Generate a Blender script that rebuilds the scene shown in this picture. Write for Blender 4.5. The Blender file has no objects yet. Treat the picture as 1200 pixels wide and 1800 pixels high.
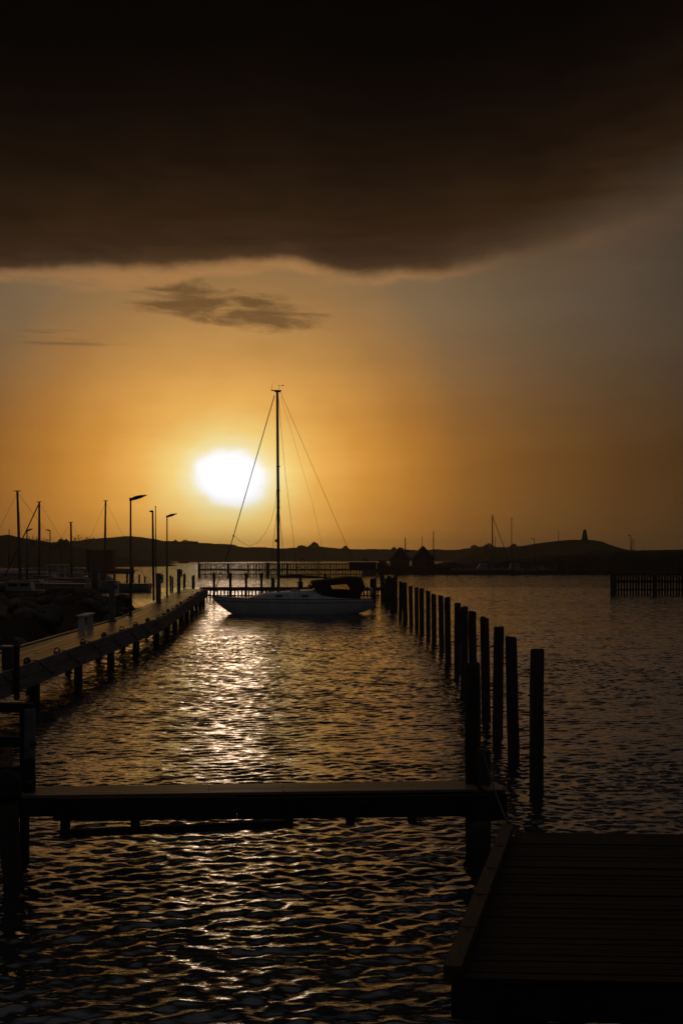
import bpy, math, random
import numpy as np
from mathutils import Vector, Matrix
random.seed(7); rng = np.random.RandomState(11)
scene = bpy.context.scene
COL = scene.collection
R = math.radians

# ---------------------------------------------------------------- camera
CH = 4.0            # eye height over the water, metres
F = 2200.0          # focal length in photo pixels (1200x1800)
HY = 974.0          # horizon row
cam_d = bpy.data.cameras.new('camera'); cam = bpy.data.objects.new('camera', cam_d); COL.objects.link(cam)
cam_d.sensor_fit = 'VERTICAL'; cam_d.sensor_height = 36.0; cam_d.lens = 36.0 * F / 1800
cam_d.shift_y = (HY - 900) / 1800.0
cam_d.clip_start = 0.1; cam_d.clip_end = 9000
cam.location = (0, 0, CH); cam.rotation_euler = (R(90), 0, 0)
scene.camera = cam
scene.view_settings.view_transform = 'Standard'; scene.view_settings.look = 'None'
scene.view_settings.exposure = 0.0; scene.view_settings.gamma = 1.0
scene.view_settings.use_curve_mapping = False
scene.cycles.max_bounces = 6; scene.cycles.volume_bounces = 0
scene.cycles.sample_clamp_indirect = 3.0; scene.cycles.sample_clamp_direct = 12.0
scene.cycles.blur_glossy = 0.3

# ---------------------------------------------------------------- sky
SUN_AZ, SUN_EL = -5.07, 3.50     # degrees from the view axis / over the horizon
world = bpy.data.worlds.new('World'); scene.world = world; world.use_nodes = True
nt = world.node_tree; nt.nodes.clear()
def _in(node, i, v):
    if isinstance(v, E): nt.links.new(v.s, node.inputs[i])
    else: node.inputs[i].default_value = v
class E:
    def __init__(s, sock): s.s = sock
    def op(s, o, *a):
        n = nt.nodes.new('ShaderNodeMath'); n.operation = o
        _in(n, 0, s)
        for i, v in enumerate(a): _in(n, i + 1, v)
        return E(n.outputs[0])
    def __add__(s, o): return s.op('ADD', o)
    def __sub__(s, o): return s.op('SUBTRACT', o)
    def __mul__(s, o): return s.op('MULTIPLY', o)
    def __truediv__(s, o): return s.op('DIVIDE', o)
def smooth(x, a, b):
    n = nt.nodes.new('ShaderNodeMapRange'); n.interpolation_type = 'SMOOTHSTEP'
    _in(n, 0, x); n.inputs[1].default_value = a; n.inputs[2].default_value = b
    return E(n.outputs[0])
def ramp(x, lo, hi, stops):
    m = nt.nodes.new('ShaderNodeMapRange'); _in(m, 0, x); m.inputs[1].default_value = lo; m.inputs[2].default_value = hi
    r = nt.nodes.new('ShaderNodeValToRGB'); nt.links.new(m.outputs[0], r.inputs[0])
    el = r.color_ramp.elements
    while len(el) < len(stops): el.new(0.5)
    for e, (p, c) in zip(el, stops): e.position = (p - lo) / (hi - lo); e.color = (*c, 1)
    return E(r.outputs[0])
def mixc(f, a, b, mode='MIX'):
    n = nt.nodes.new('ShaderNodeMix'); n.data_type = 'RGBA'; n.blend_type = mode
    _in(n, 0, f)
    for i, v in ((6, a), (7, b)):
        if isinstance(v, E): nt.links.new(v.s, n.inputs[i])
        else: n.inputs[i].default_value = (*v, 1)
    return E(n.outputs[2])
def comb(x, y, z=0.0):
    n = nt.nodes.new('ShaderNodeCombineXYZ'); _in(n, 0, x); _in(n, 1, y); _in(n, 2, z); return n.outputs[0]
def noise(vec, scale, detail=4, rough=0.55, dist=0.0):
    n = nt.nodes.new('ShaderNodeTexNoise'); nt.links.new(vec, n.inputs['Vector'])
    n.inputs['Scale'].default_value = scale; n.inputs['Detail'].default_value = detail
    n.inputs['Roughness'].default_value = rough; n.inputs['Distortion'].default_value = dist
    return E(n.outputs[0])
tc = nt.nodes.new('ShaderNodeTexCoord'); sp = nt.nodes.new('ShaderNodeSeparateXYZ')
nt.links.new(tc.outputs['Generated'], sp.inputs[0])
dx, dy, dz = E(sp.outputs[0]), E(sp.outputs[1]), E(sp.outputs[2])
DEG = 180 / math.pi
az = dx.op('ARCTAN2', dy) * DEG
elv = dz.op('ARCSINE') * DEG
n_str = noise(comb(az * 0.05, elv * 0.42, 3.0), 1.0, 5, 0.6)         # streaky thin haze
n_big = noise(comb(az * 0.10, elv * 0.16, 9.0), 1.0, 3, 0.5)
n_edge = noise(comb(az * 0.20, 0.0, 2.0), 1.0, 3, 0.45)
n_edge2 = noise(comb(az * 0.42, elv * 0.5, 5.0), 1.0, 5, 0.55)
# distance from the sun
su = (az - SUN_AZ); sv = (elv - SUN_EL)
nb = noise(comb(az * 0.5, elv * 0.6, 1.0), 1.0, 2, 0.5)
d0 = (su * su * 1.05 + sv * sv).op('SQRT')
wid = smooth(su.op('ABSOLUTE'), 1.5, 13.0) * 0.20 + 0.80
dc = ((su * wid) * (su * wid) + sv * sv).op('SQRT')
dsun = dc + (nb - 0.5) * 0.8
glow = ramp(dsun, 0, 40, [
    (0.0, (1.0, 1.0, 1.0)), (1.20, (1, 1, 1)), (1.50, (1.0, .86, .44)), (2.1, (1.0, .70, .22)),
    (3.4, (.90, .46, .095)), (5.2, (.70, .305, .048)), (7.5, (.49, .200, .031)), (10.5, (.29, .117, .022)),
    (14.0, (.175, .075, .017)), (17.5, (.108, .048, .013)), (22.0, (.058, .028, .010)), (32.0, (.022, .015, .010)), (40.0, (.018, .015, .013))])
# the sun core is far brighter than white
core = smooth(dsun, 1.6, 0.3)
grey = mixc(smooth(elv, 3.8, 11.6) * 0.88, glow, ramp(dsun, 0, 40, [(0, (.70, .42, .14)), (4, (.66, .37, .115)), (8, (.35, .190, .068)), (11, (.205, .138, .072)), (16, (.128, .090, .055)), (24, (.056, .042, .030)), (40, (.018, .016, .015))]))
grey = mixc((n_str - 0.5) * 0.9 + 0.5, mixc(1.0, grey, (.80, .78, .74), 'MULTIPLY'), mixc(1.0, grey, (1.16, 1.18, 1.22), 'MULTIPLY'))
clear = grey
# thin dark wisps hanging under the cloud bank
wn = noise(comb(az * 0.20 + elv * 0.14, elv * 0.80, 14.0), 1.3, 8, 0.66, 0.5)
wu = (az + 4.8) / 3.9; wv = (elv - 11.10 + (az + 4.8) * 0.13) / 0.95
win = (wu * wu + wv * wv)
wisp = smooth(wn - win * 0.17 - (az + 5.2) * 0.016, 0.27, 0.54)
wn2 = noise(comb(az * 0.16, elv * 2.0, 31.0), 1.0, 5, 0.6)
wu2 = (az + 11.5) / 4.0; wv2 = (elv - 9.7) / 0.5
wisp2 = smooth(wn2 - (wu2 * wu2 + wv2 * wv2) * 0.12, 0.44, 0.60)
clear = mixc(wisp * 0.74, clear, (.085, .042, .017))
clear = mixc(wisp2 * 0.45, clear, (.10, .055, .026))
# heavy cloud bank
r_ = (az - 4.0).op('MAXIMUM', 0.0)
def curve(pts, lo, hi):       # elevation (deg) as a smooth function of azimuth, from measured photo rows
    pts = [(math.degrees(math.atan((x - 600) / 2200)), math.degrees(math.atan((974 - y) / math.hypot(2200, x - 600)))) for x, y in pts]
    a0, a1 = pts[0][0], pts[-1][0]
    m = nt.nodes.new('ShaderNodeMapRange'); _in(m, 0, az); m.inputs[1].default_value = a0; m.inputs[2].default_value = a1
    r = nt.nodes.new('ShaderNodeValToRGB'); nt.links.new(m.outputs[0], r.inputs[0]); r.color_ramp.interpolation = 'B_SPLINE'; el = r.color_ramp.elements
    while len(el) < len(pts): el.new(0.5)
    for e, (p, v) in zip(el, pts): e.position = (p - a0) / (a1 - a0); g = (v - lo) / (hi - lo); e.color = (g, g, g, 1)
    return E(r.outputs[0]) * (hi - lo) + lo
nz = (n_edge2 - 0.5) * 0.75
edge = curve([(-400, 470), (-100, 486), (0, 478), (130, 480), (250, 474), (350, 476), (430, 462), (520, 459), (565, 482), (640, 490), (760, 482), (850, 467), (950, 446), (1050, 412), (1200, 345), (1500, 240)], 5, 25) + nz
edge2 = curve([(-400, 480), (-100, 500), (0, 494), (95, 495), (150, 514), (230, 517), (285, 501), (340, 492), (450, 478), (515, 477), (560, 492), (630, 503), (760, 492), (850, 477), (950, 452), (1050, 416), (1200, 347), (1500, 242)], 5, 25) + nz * 1.3
h = elv - edge
n_lump = noise(comb(az * 0.33 + elv * 0.1, elv * 1.25, 41.0), 1.0, 6, 0.62, 0.4)
soft_az = smooth(az, 3.0, 12.5)
cloud_c = ramp(h, -1, 15, [
    (-1.0, (.13, .066, .028)), (-.2, (.125, .062, .026)), (.35, (.062, .032, .015)), (1.0, (.040, .0210, .0100)), (2.4, (.0255, .0125, .0055)),
    (4.5, (.0115, .0056, .0028)), (7.0, (.0040, .0021, .0012)), (9.5, (.0012, .0008, .0006)), (15.0, (.0008, .0007, .0007))])
cloud_c = mixc((n_big * 0.5 + n_lump * 0.9 - 0.2), mixc(1.0, cloud_c, (.50, .50, .52), 'MULTIPLY'), mixc(1.0, cloud_c, (1.50, 1.47, 1.42), 'MULTIPLY'))
cm_sharp = smooth(h + (n_lump - 0.5) * 1.1, -0.35, 0.55); cm_soft = smooth(h + (n_str - 0.5) * 4.5, -2.4, 2.6)
cm = cm_sharp * (soft_az * -1.0 + 1.0) + cm_soft * soft_az
col = mixc(cm, clear, cloud_c)
# lit fringe under the bank, strongest above the sun
fr = smooth(elv - edge2, -0.16, 0.14) * smooth(h, 0.42, -0.20) * smooth(az, 9.0, 1.0)
rim_c = mixc(smooth(su.op('ABSOLUTE'), 12.0, 2.0), (.31, .155, .062), (.40, .20, .07))
col = mixc(fr * smooth(n_lump, 0.25, 0.62) * 0.9, col, rim_c)
# overhead grey out of view, added to lift and grey the water's reflections
col = mixc(smooth(elv, 25.0, 50.0), col, (.078, .071, .068))
# behind the viewer the evening sky is dim and bluish
back = smooth(dy, 0.55, -0.25)
col = mixc(back, col, (.0235, .0230, .0245))
below = smooth(elv, -0.6, -3.0)
col = mixc(below, col, (.02, .014, .009))
nish = nt.nodes.new('ShaderNodeTexSky'); nish.sky_type = 'NISHITA'; nish.sun_disc = False
nish.sun_elevation = R(SUN_EL); nish.sun_rotation = R(SUN_AZ); nish.air_density = 1.2; nish.dust_density = 3.0
# the physical sky as a whisper in the open part, the graded sky and cloud over it
bg1 = nt.nodes.new('ShaderNodeBackground'); bg1.inputs[1].default_value = 0.00012
nt.links.new(nish.outputs[0], bg1.inputs[0])
bg2 = nt.nodes.new('ShaderNodeBackground'); nt.links.new(col.s, bg2.inputs[0])
SKY = 1.0
st = core * 0.3 + SKY
nt.links.new(st.s, bg2.inputs[1])
addn = nt.nodes.new('ShaderNodeAddShader'); nt.links.new(bg1.outputs[0], addn.inputs[0]); nt.links.new(bg2.outputs[0], addn.inputs[1])
wout = nt.nodes.new('ShaderNodeOutputWorld'); nt.links.new(addn.outputs[0], wout.inputs[0])
world.cycles.sampling_method = 'MANUAL'; world.cycles.sample_map_resolution = 2048

# ---------------------------------------------------------------- sun
sl = bpy.data.lights.new('sun', 'SUN'); sl.energy = 0.011; sl.angle = R(3.0); sl.color = (1.0, .60, .26)
so = bpy.data.objects.new('sun', sl); COL.objects.link(so)
sdir = Vector((math.sin(R(SUN_AZ)) * math.cos(R(SUN_EL)), math.cos(R(SUN_AZ)) * math.cos(R(SUN_EL)), math.sin(R(SUN_EL))))
so.rotation_euler = (-sdir).to_track_quat('-Z', 'Y').to_euler(); so.location = (0, 0, 40)

# ---------------------------------------------------------------- materials
def new_mat(name):
    m = bpy.data.materials.new(name); m.use_nodes = True; t = m.node_tree
    return m, t, t.nodes['Principled BSDF']
def rough_mat(name, c1, c2, scale=(4, 4, 4), rough=0.8, spec=0.3, bump=0.3, bdist=0.01, metal=0.0, rnd=0.0, coord='Object', detail=6, streak=None):
    m, t, b = new_mat(name)
    tcn = t.nodes.new('ShaderNodeTexCoord'); mp = t.nodes.new('ShaderNodeMapping'); mp.inputs['Scale'].default_value = scale
    t.links.new(tcn.outputs[coord], mp.inputs[0])
    n = t.nodes.new('ShaderNodeTexNoise'); n.inputs['Scale'].default_value = 1.0; n.inputs['Detail'].default_value = detail; n.inputs['Roughness'].default_value = .62
    if rnd:
        oi = t.nodes.new('ShaderNodeObjectInfo'); va = t.nodes.new('ShaderNodeVectorMath'); va.operation = 'MULTIPLY_ADD'
        cb = t.nodes.new('ShaderNodeCombineXYZ')
        for i in range(3): t.links.new(oi.outputs['Random'], cb.inputs[i])
        t.links.new(cb.outputs[0], va.inputs[0]); va.inputs[1].default_value = (31, 17, 23); t.links.new(mp.outputs[0], va.inputs[2])
        t.links.new(va.outputs[0], n.inputs[0])
    else: t.links.new(mp.outputs[0], n.inputs[0])
    r = t.nodes.new('ShaderNodeValToRGB'); r.color_ramp.elements[0].position = .3; r.color_ramp.elements[1].position = .7
    r.color_ramp.elements[0].color = (*c1, 1); r.color_ramp.elements[1].color = (*c2, 1)
    t.links.new(n.outputs[0], r.inputs[0]); src = r.outputs[0]
    if rnd:
        mr = t.nodes.new('ShaderNodeMapRange'); t.links.new(oi.outputs['Random'], mr.inputs[0]); mr.inputs[3].default_value = 1 - rnd; mr.inputs[4].default_value = 1 + rnd
        mx = t.nodes.new('ShaderNodeVectorMath'); mx.operation = 'SCALE'; t.links.new(src, mx.inputs[0]); t.links.new(mr.outputs[0], mx.inputs[3]); src = mx.outputs[0]
    t.links.new(src, b.inputs['Base Color'])
    mr2 = t.nodes.new('ShaderNodeMapRange'); t.links.new(n.outputs[0], mr2.inputs[0]); mr2.inputs[3].default_value = max(0.02, rough - .12); mr2.inputs[4].default_value = min(1, rough + .12)
    t.links.new(mr2.outputs[0], b.inputs['Roughness'])
    b.inputs['Specular IOR Level'].default_value = spec; b.inputs['Metallic'].default_value = metal
    if bump:
        bp = t.nodes.new('ShaderNodeBump'); bp.inputs['Strength'].default_value = bump; bp.inputs['Distance'].default_value = bdist
        t.links.new(n.outputs[0], bp.inputs['Height']); t.links.new(bp.outputs[0], b.inputs['Normal'])
    return m
M = {}
M['deck'] = rough_mat('sun_warmed_deck_wood', (.24, .130, .050), (.60, .36, .15), (26, .7, 26), .36, .85, .30, .006, rnd=.60)  # wood base made more orange and brighter to carry the low sunlight
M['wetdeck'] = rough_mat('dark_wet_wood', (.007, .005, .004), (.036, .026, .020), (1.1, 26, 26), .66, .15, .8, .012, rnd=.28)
M['crossdeck'] = rough_mat('cross_walk_wood', (.13, .10, .08), (.26, .20, .15), (1.0, 26, 26), .45, .45, .3, .006, rnd=.25)
M['grey'] = rough_mat('grey_timber', (.10, .10, .097), (.20, .198, .19), (8, .7, 10), .75, .3, .5, .01, rnd=.2)
M['pile'] = rough_mat('pile_timber', (.028, .023, .019), (.085, .068, .052), (9, 9, .9), .75, .25, .9, .03, rnd=.25)
M['curb'] = rough_mat('curb_timber', (.04, .025, .015), (.12, .075, .044), (10, 1.2, 10), .7, .3, .7, .012)
M['dark'] = rough_mat('tarred_timber', (.015, .013, .011), (.045, .038, .032), (3, 3, 3), .8, .2, .5, .02)
M['white'] = rough_mat('white_gelcoat', (.64, .65, .66), (.80, .80, .79), (1.2, 1.2, 1.2), .28, .5, .0)
M['old_gelcoat'] = rough_mat('old_gelcoat', (.20, .20, .20), (.32, .31, .30), (1.2, 1.2, 1.2), .45, .4, .0)
M['strake'] = rough_mat('dark_strake', (.05, .05, .06), (.09, .09, .10), (2, 2, 2), .4, .4, 0)
M['paint'] = rough_mat('pale_paint', (.50, .51, .52), (.66, .66, .65), (3, 3, 3), .5, .4, .1)
M['metal'] = rough_mat('dark_lamp_metal', (.05, .052, .055), (.09, .09, .092), (2, 2, 2), .45, .5, .1, metal=.4)
M['alu'] = rough_mat('anodised_mast', (.10, .10, .105), (.18, .18, .18), (2, 2, 1), .45, .5, .0, metal=.3)
M['galv'] = rough_mat('galvanised_pipe', (.45, .45, .44), (.62, .61, .58), (2, 2, 2), .35, .6, .1, metal=.7)
M['wire'] = rough_mat('rigging_wire', (.05, .045, .04), (.09, .08, .07), (2, 2, 2), .6, .3, 0)
M['rope'] = rough_mat('mooring_rope', (.06, .08, .11), (.12, .14, .17), (40, 40, 40), .9, .2, .4, .004)
M['canvas'] = rough_mat('dark_canvas', (.030, .018, .016), (.055, .034, .030), (5, 5, 5), .85, .2, .4, .01)
M['rust'] = rough_mat('rusty_iron', (.05, .035, .028), (.10, .065, .05), (20, 20, 20), .7, .4, .4, .003)
M['rock'] = rough_mat('granite', (.05, .042, .036), (.14, .12, .10), (2.2, 2.2, 2.2), .85, .25, .9, .06, rnd=.35)
M['land'] = rough_mat('heath_land', (.018, .016, .011), (.050, .042, .028), (.25, .25, .25), .95, .1, .8, .25)
M['hill'] = rough_mat('far_heath', (.035, .032, .020), (.075, .062, .038), (.03, .03, .05), .95, .1, .8, 1.5)
M['leaf'] = rough_mat('bush_foliage', (.03, .035, .018), (.07, .065, .03), (1, 1, 1), .8, .2, 0)
M['hut'] = rough_mat('hut_boards', (.06, .030, .022), (.11, .055, .04), (6, 6, .6), .8, .2, .5, .02)
M['roof'] = rough_mat('hut_roofing', (.05, .05, .052), (.09, .088, .085), (2, 2, 2), .8, .2, .4, .02)
M['concrete'] = rough_mat('quay_concrete', (.08, .075, .07), (.16, .15, .14), (.7, .7, .7), .9, .2, .5, .03)
m, t, b = new_mat('dark_glass'); b.inputs['Base Color'].default_value = (.03, .035, .04, 1); b.inputs['Roughness'].default_value = .08; M['glass'] = m
m, t, b = new_mat('clear_vinyl'); b.inputs['Base Color'].default_value = (.75, .68, .55, 1); b.inputs['Roughness'].default_value = .12
b.inputs['Transmission Weight'].default_value = 1.0; b.inputs['IOR'].default_value = 1.02; M['vinyl'] = m

def water_mat():
    m, t, b = new_mat('harbour_water')
    b.inputs['Base Color'].default_value = (.006, .008, .008, 1); b.inputs['IOR'].default_value = 1.45
    b.inputs['Roughness'].default_value = .085; b.inputs['Specular IOR Level'].default_value = .5
    tcn = t.nodes.new('ShaderNodeTexCoord')
    prev = None
    for sc, st_, ds, det in (((5.5, 12.0, 1), .60, .010, 4), ((.7, 1.7, 1), .30, .03, 3)):
        mp = t.nodes.new('ShaderNodeMapping'); mp.inputs['Scale'].default_value = sc; mp.inputs['Rotation'].default_value = (0, 0, R(-7))
        t.links.new(tcn.outputs['Object'], mp.inputs[0])
        n = t.nodes.new('ShaderNodeTexNoise'); n.inputs['Scale'].default_value = 1; n.inputs['Detail'].default_value = det; n.inputs['Distortion'].default_value = .35
        t.links.new(mp.outputs[0], n.inputs[0])
        bp = t.nodes.new('ShaderNodeBump'); bp.inputs['Strength'].default_value = st_; bp.inputs['Distance'].default_value = ds
        t.links.new(n.outputs[0], bp.inputs['Height'])
        if prev: t.links.new(prev.outputs[0], bp.inputs['Normal'])
        prev = bp
    # ripples too small or too far for the mesh: a slope field added to the normal
    acc = prev.outputs[0]
    sx = t.nodes.new('ShaderNodeSeparateXYZ'); t.links.new(tcn.outputs['Object'], sx.inputs[0])
    far = t.nodes.new('ShaderNodeMapRange'); far.interpolation_type = 'SMOOTHSTEP'; t.links.new(sx.outputs[1], far.inputs[0])
    far.inputs[1].default_value = 20; far.inputs[2].default_value = 110; far.inputs[3].default_value = .60; far.inputs[4].default_value = 1.35
    for sc, k in (((4.0, 7.5, 1), (.75, .80, 0)), ((1.0, 1.3, 1), (.50, .70, 0))):
        mp = t.nodes.new('ShaderNodeMapping'); mp.inputs['Scale'].default_value = sc; mp.inputs['Rotation'].default_value = (0, 0, R(6)); t.links.new(tcn.outputs['Object'], mp.inputs[0])
        n = t.nodes.new('ShaderNodeTexNoise'); n.inputs['Scale'].default_value = 1; n.inputs['Detail'].default_value = 5; n.inputs['Roughness'].default_value = .65; t.links.new(mp.outputs[0], n.inputs[0])
        v1 = t.nodes.new('ShaderNodeVectorMath'); v1.operation = 'SUBTRACT'; t.links.new(n.outputs['Color'], v1.inputs[0]); v1.inputs[1].default_value = (.5, .5, .5)
        v2 = t.nodes.new('ShaderNodeVectorMath'); v2.operation = 'MULTIPLY'; t.links.new(v1.outputs[0], v2.inputs[0]); v2.inputs[1].default_value = k
        v3 = t.nodes.new('ShaderNodeVectorMath'); v3.operation = 'SCALE'; t.links.new(v2.outputs[0], v3.inputs[0]); t.links.new(far.outputs[0], v3.inputs[3])
        v4 = t.nodes.new('ShaderNodeVectorMath'); v4.operation = 'ADD'; t.links.new(acc, v4.inputs[0]); t.links.new(v3.outputs[0], v4.inputs[1]); acc = v4.outputs[0]
    nm = t.nodes.new('ShaderNodeVectorMath'); nm.operation = 'NORMALIZE'; t.links.new(acc, nm.inputs[0])
    # cool tint greys the mirrored sky, raised Fresnel index brightens it; dark body below
    fr_n = t.nodes.new('ShaderNodeFresnel'); fr_n.inputs['IOR'].default_value = 1.95; t.links.new(nm.outputs[0], fr_n.inputs['Normal'])
    gl = t.nodes.new('ShaderNodeBsdfGlossy'); gl.inputs['Color'].default_value = (.84, .86, 1.0, 1); gl.inputs['Roughness'].default_value = .06; t.links.new(nm.outputs[0], gl.inputs['Normal'])
    df = t.nodes.new('ShaderNodeBsdfDiffuse'); df.inputs['Color'].default_value = (.030, .032, .032, 1)
    mxs = t.nodes.new('ShaderNodeMixShader'); t.links.new(fr_n.outputs[0], mxs.inputs[0]); t.links.new(df.outputs[0], mxs.inputs[1]); t.links.new(gl.outputs[0], mxs.inputs[2])
    out = [q for q in t.nodes if q.type == 'OUTPUT_MATERIAL'][0]; t.links.new(mxs.outputs[0], out.inputs['Surface'])
    return m
M['water'] = water_mat()

# ---------------------------------------------------------------- helpers
def at(px, py, D): return Vector(((px - 600) / F * D, D, CH - (py - HY) / F * D))
def xat(px, D): return (px - 600) / F * D
def zat(py, D): return CH - (py - HY) / F * D
def dwat(py, z=0.0): return (CH - z) * F / (py - HY)

class MB:
    def __init__(s): s.v = []; s.f = []; s.sm = []
    def add(s, vs, fs, smooth=False):
        o = len(s.v); s.v += [tuple(p) for p in vs]; s.f += [tuple(i + o for i in f) for f in fs]; s.sm += [smooth] * len(fs)
        return s
    def box(s, c, d, rz=0.0, taper=1.0, bev=0.0):
        cx, cy, cz = c; hx, hy, hz = d[0] / 2, d[1] / 2, d[2] / 2
        cs, sn = math.cos(rz), math.sin(rz); vs = []
        if bev:
            lv = [(-hz, bev), (-hz + bev, 0), (hz - bev, 0), (hz, bev)]; n = 8
            for z, b in lv:
                X, Y = hx - b, hy - b; e = bev
                for x, y in ((-X + e, -Y), (X - e, -Y), (X, -Y + e), (X, Y - e), (X - e, Y), (-X + e, Y), (-X, Y - e), (-X, -Y + e)):
                    vs.append((cx + x * cs - y * sn, cy + x * sn + y * cs, cz + z))
            fs = [tuple(range(7, -1, -1)), tuple(range(24, 32))]
            for k in range(3):
                for i in range(8): fs.append((k * 8 + i, k * 8 + (i + 1) % 8, k * 8 + 8 + (i + 1) % 8, k * 8 + 8 + i))
            return s.add(vs, fs)
        for z, k in ((-hz, 1.0), (hz, taper)):
            for x, y in ((-hx, -hy), (hx, -hy), (hx, hy), (-hx, hy)):
                x *= k; y *= k; vs.append((cx + x * cs - y * sn, cy + x * sn + y * cs, cz + z))
        return s.add(vs, [(3, 2, 1, 0), (4, 5, 6, 7), (0, 1, 5, 4), (1, 2, 6, 5), (2, 3, 7, 6), (3, 0, 4, 7)])
    def tube(s, pts, r, n=8, cap=True):
        pts = [Vector(p) for p in pts]; rs = r if isinstance(r, (list, tuple)) else [r] * len(pts)
        vs = []
        for i, p in enumerate(pts):
            a = pts[max(0, i - 1)]; b = pts[min(len(pts) - 1, i + 1)]; d = (b - a).normalized()
            up = Vector((0, 0, 1)) if abs(d.z) < .9 else Vector((0, 1, 0))
            u = d.cross(up).normalized(); w = u.cross(d)
            for k in range(n):
                t = 2 * math.pi * k / n; vs.append(p + (u * math.cos(t) + w * math.sin(t)) * rs[i])
        fs = []
        for i in range(len(pts) - 1):
            for k in range(n): fs.append((i * n + k, (i + 1) * n + k, (i + 1) * n + (k + 1) % n, i * n + (k + 1) % n))
        s.add(vs, fs, True)
        if cap: o = len(pts) * n; s.add(vs[:n], [tuple(range(n))]); s.add(vs[-n:], [tuple(range(n - 1, -1, -1))])
        return s
    def beam(s, a, b, w, h):
        a = Vector(a); b = Vector(b); d = (b - a).normalized()
        up = Vector((0, 0, 1)) if abs(d.z) < .95 else Vector((0, 1, 0))
        u = d.cross(up).normalized() * (w / 2); q = u.cross(d).normalized() * (h / 2)
        vs = [p + i * u + j * q for p in (a, b) for i, j in ((-1, -1), (1, -1), (1, 1), (-1, 1))]
        return s.add(vs, [(0, 1, 2, 3), (7, 6, 5, 4), (0, 4, 5, 1), (1, 5, 6, 2), (2, 6, 7, 3), (3, 7, 4, 0)])
    def build(s, name, mat, parent=None, loc=None, kind=None):
        me = bpy.data.meshes.new(name); me.from_pydata(s.v, [], s.f); me.polygons.foreach_set('use_smooth', s.sm); me.update()
        import bmesh
        bm = bmesh.new(); bm.from_mesh(me); bmesh.ops.remove_doubles(bm, verts=bm.verts, dist=1e-5) if len(s.v) < 4000 and any(s.sm) else None
        bmesh.ops.recalc_face_normals(bm, faces=bm.faces); bm.to_mesh(me); bm.free()
        me.materials.append(mat)
        o = bpy.data.objects.new(name, me); COL.objects.link(o)
        if parent: o.parent = parent
        if loc is not None: o.location = loc
        if kind: o['kind'] = kind
        return o
def meta(o, label, cat, group=None):
    o['label'] = label; o['category'] = cat
    if group: o['group'] = group
    return o
def thing(name, label, cat, loc=(0, 0, 0), rz=0.0, group=None):
    o = bpy.data.objects.new(name, None); COL.objects.link(o); o.location = loc; o.rotation_euler = (0, 0, rz)
    o.empty_display_size = .2
    return meta(o, label, cat, group)
def copy_of(o, parent=None):
    c = o.copy(); COL.objects.link(c); c.parent = parent
    for ch in o.children: copy_of(ch, c)
    return c
def struct(o): o['kind'] = 'structure'; return o
def fnoise(x, seed=0, oct=4):
    r = np.random.RandomState(seed); v = 0; a = 1.0; f = 1.0
    for _ in range(oct):
        ph = r.rand() * 6.28; ph2 = r.rand() * 6.28
        v = v + a * (np.sin(x * f + ph) + .6 * np.sin(x * f * 1.73 + ph2)); a *= .5; f *= 2.1
    return v / 3.0

# ---------------------------------------------------------------- water
NW = 90
lam = np.exp(rng.uniform(math.log(.14), math.log(1.7), NW))
ang = R(90 + 5) + rng.normal(0, R(44), NW)
phs = rng.uniform(0, 6.283, NW)
wgt = np.exp(-((np.log(lam) - math.log(.23)) ** 2) / (2 * .66 ** 2))
slp = .155 * math.sqrt(2.0) * wgt / math.sqrt((wgt ** 2).sum())
amp = slp * lam / (2 * math.pi)
def wave_z(X, Y, cut):
    Z = np.zeros_like(X)
    mod = .95 + .20 * np.sin(X * .11 + Y * .06 + 1) * np.sin(Y * .09 - X * .03 + 2) + .14 * np.sin(X * .23 - Y * .31)
    for l, a, p, A in zip(lam, ang, phs, amp):
        if l < cut: continue
        k = 2 * math.pi / l
        t = k * (X * math.cos(a) + Y * math.sin(a)) + p + .5 * np.sin(X * .35 / l ** .5 + p) 
        Z += A * (np.sin(t) + .18 * np.cos(2 * t))
    return Z * mod
def water_patch(name, x0, x1, nx, y0, y1, ny, cut):
    xs = np.linspace(x0, x1, nx); ys = np.linspace(y0, y1, ny)
    X, Y = np.meshgrid(xs, ys); Z = wave_z(X, Y, cut) if cut < 50 else np.zeros_like(X)
    return X, Y, Z
def grid_obj(name, X, Y, Z, mat, smooth=True):
    ny, nx = X.shape
    co = np.stack([X, Y, Z], -1).reshape(-1, 3).astype(np.float32)
    i = np.arange((ny - 1) * (nx - 1)); r, c = i // (nx - 1), i % (nx - 1); a = r * nx + c
    q = np.stack([a, a + 1, a + 1 + nx, a + nx], -1).astype(np.int32)
    me = bpy.data.meshes.new(name); me.vertices.add(len(co)); me.vertices.foreach_set('co', co.ravel())
    me.loops.add(q.size); me.loops.foreach_set('vertex_index', q.ravel())
    me.polygons.add(len(q)); me.polygons.foreach_set('loop_start', np.arange(0, q.size, 4, dtype=np.int32))
    me.polygons.foreach_set('use_smooth', np.full(len(q), smooth)); me.update(); me.materials.append(mat)
    o = bpy.data.objects.new(name, me); COL.objects.link(o); return o
def rows(y0, y1, s0, s1):       # row positions whose spacing grows from s0 to s1
    out = [y0]
    while out[-1] < y1:
        k = (out[-1] - y0) / (y1 - y0); out.append(out[-1] + s0 + (s1 - s0) * k)
    out[-1] = y1
    return np.array(out)
def wsheet(name, xh, dxs, y0, y1, s0, s1, cut):
    xs = np.arange(-xh, xh + dxs / 2, dxs); ys = rows(y0, y1, s0, s1)
    X, Y = np.meshgrid(xs, ys); return struct(grid_obj(name, X, Y, wave_z(X, Y, cut), M['water']))
wsheet('water_near', 10.5, .05, 5, 24, .04, .045, .16)
wsheet('water_harbour', 23, .085, 24, 62, .06, .085, .22)
wsheet('water_basin', 58, .22, 62, 150, .12, .22, .45)
wsheet('water_bay', 170, .9, 150, 430, .34, .8, 1.6)
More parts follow.
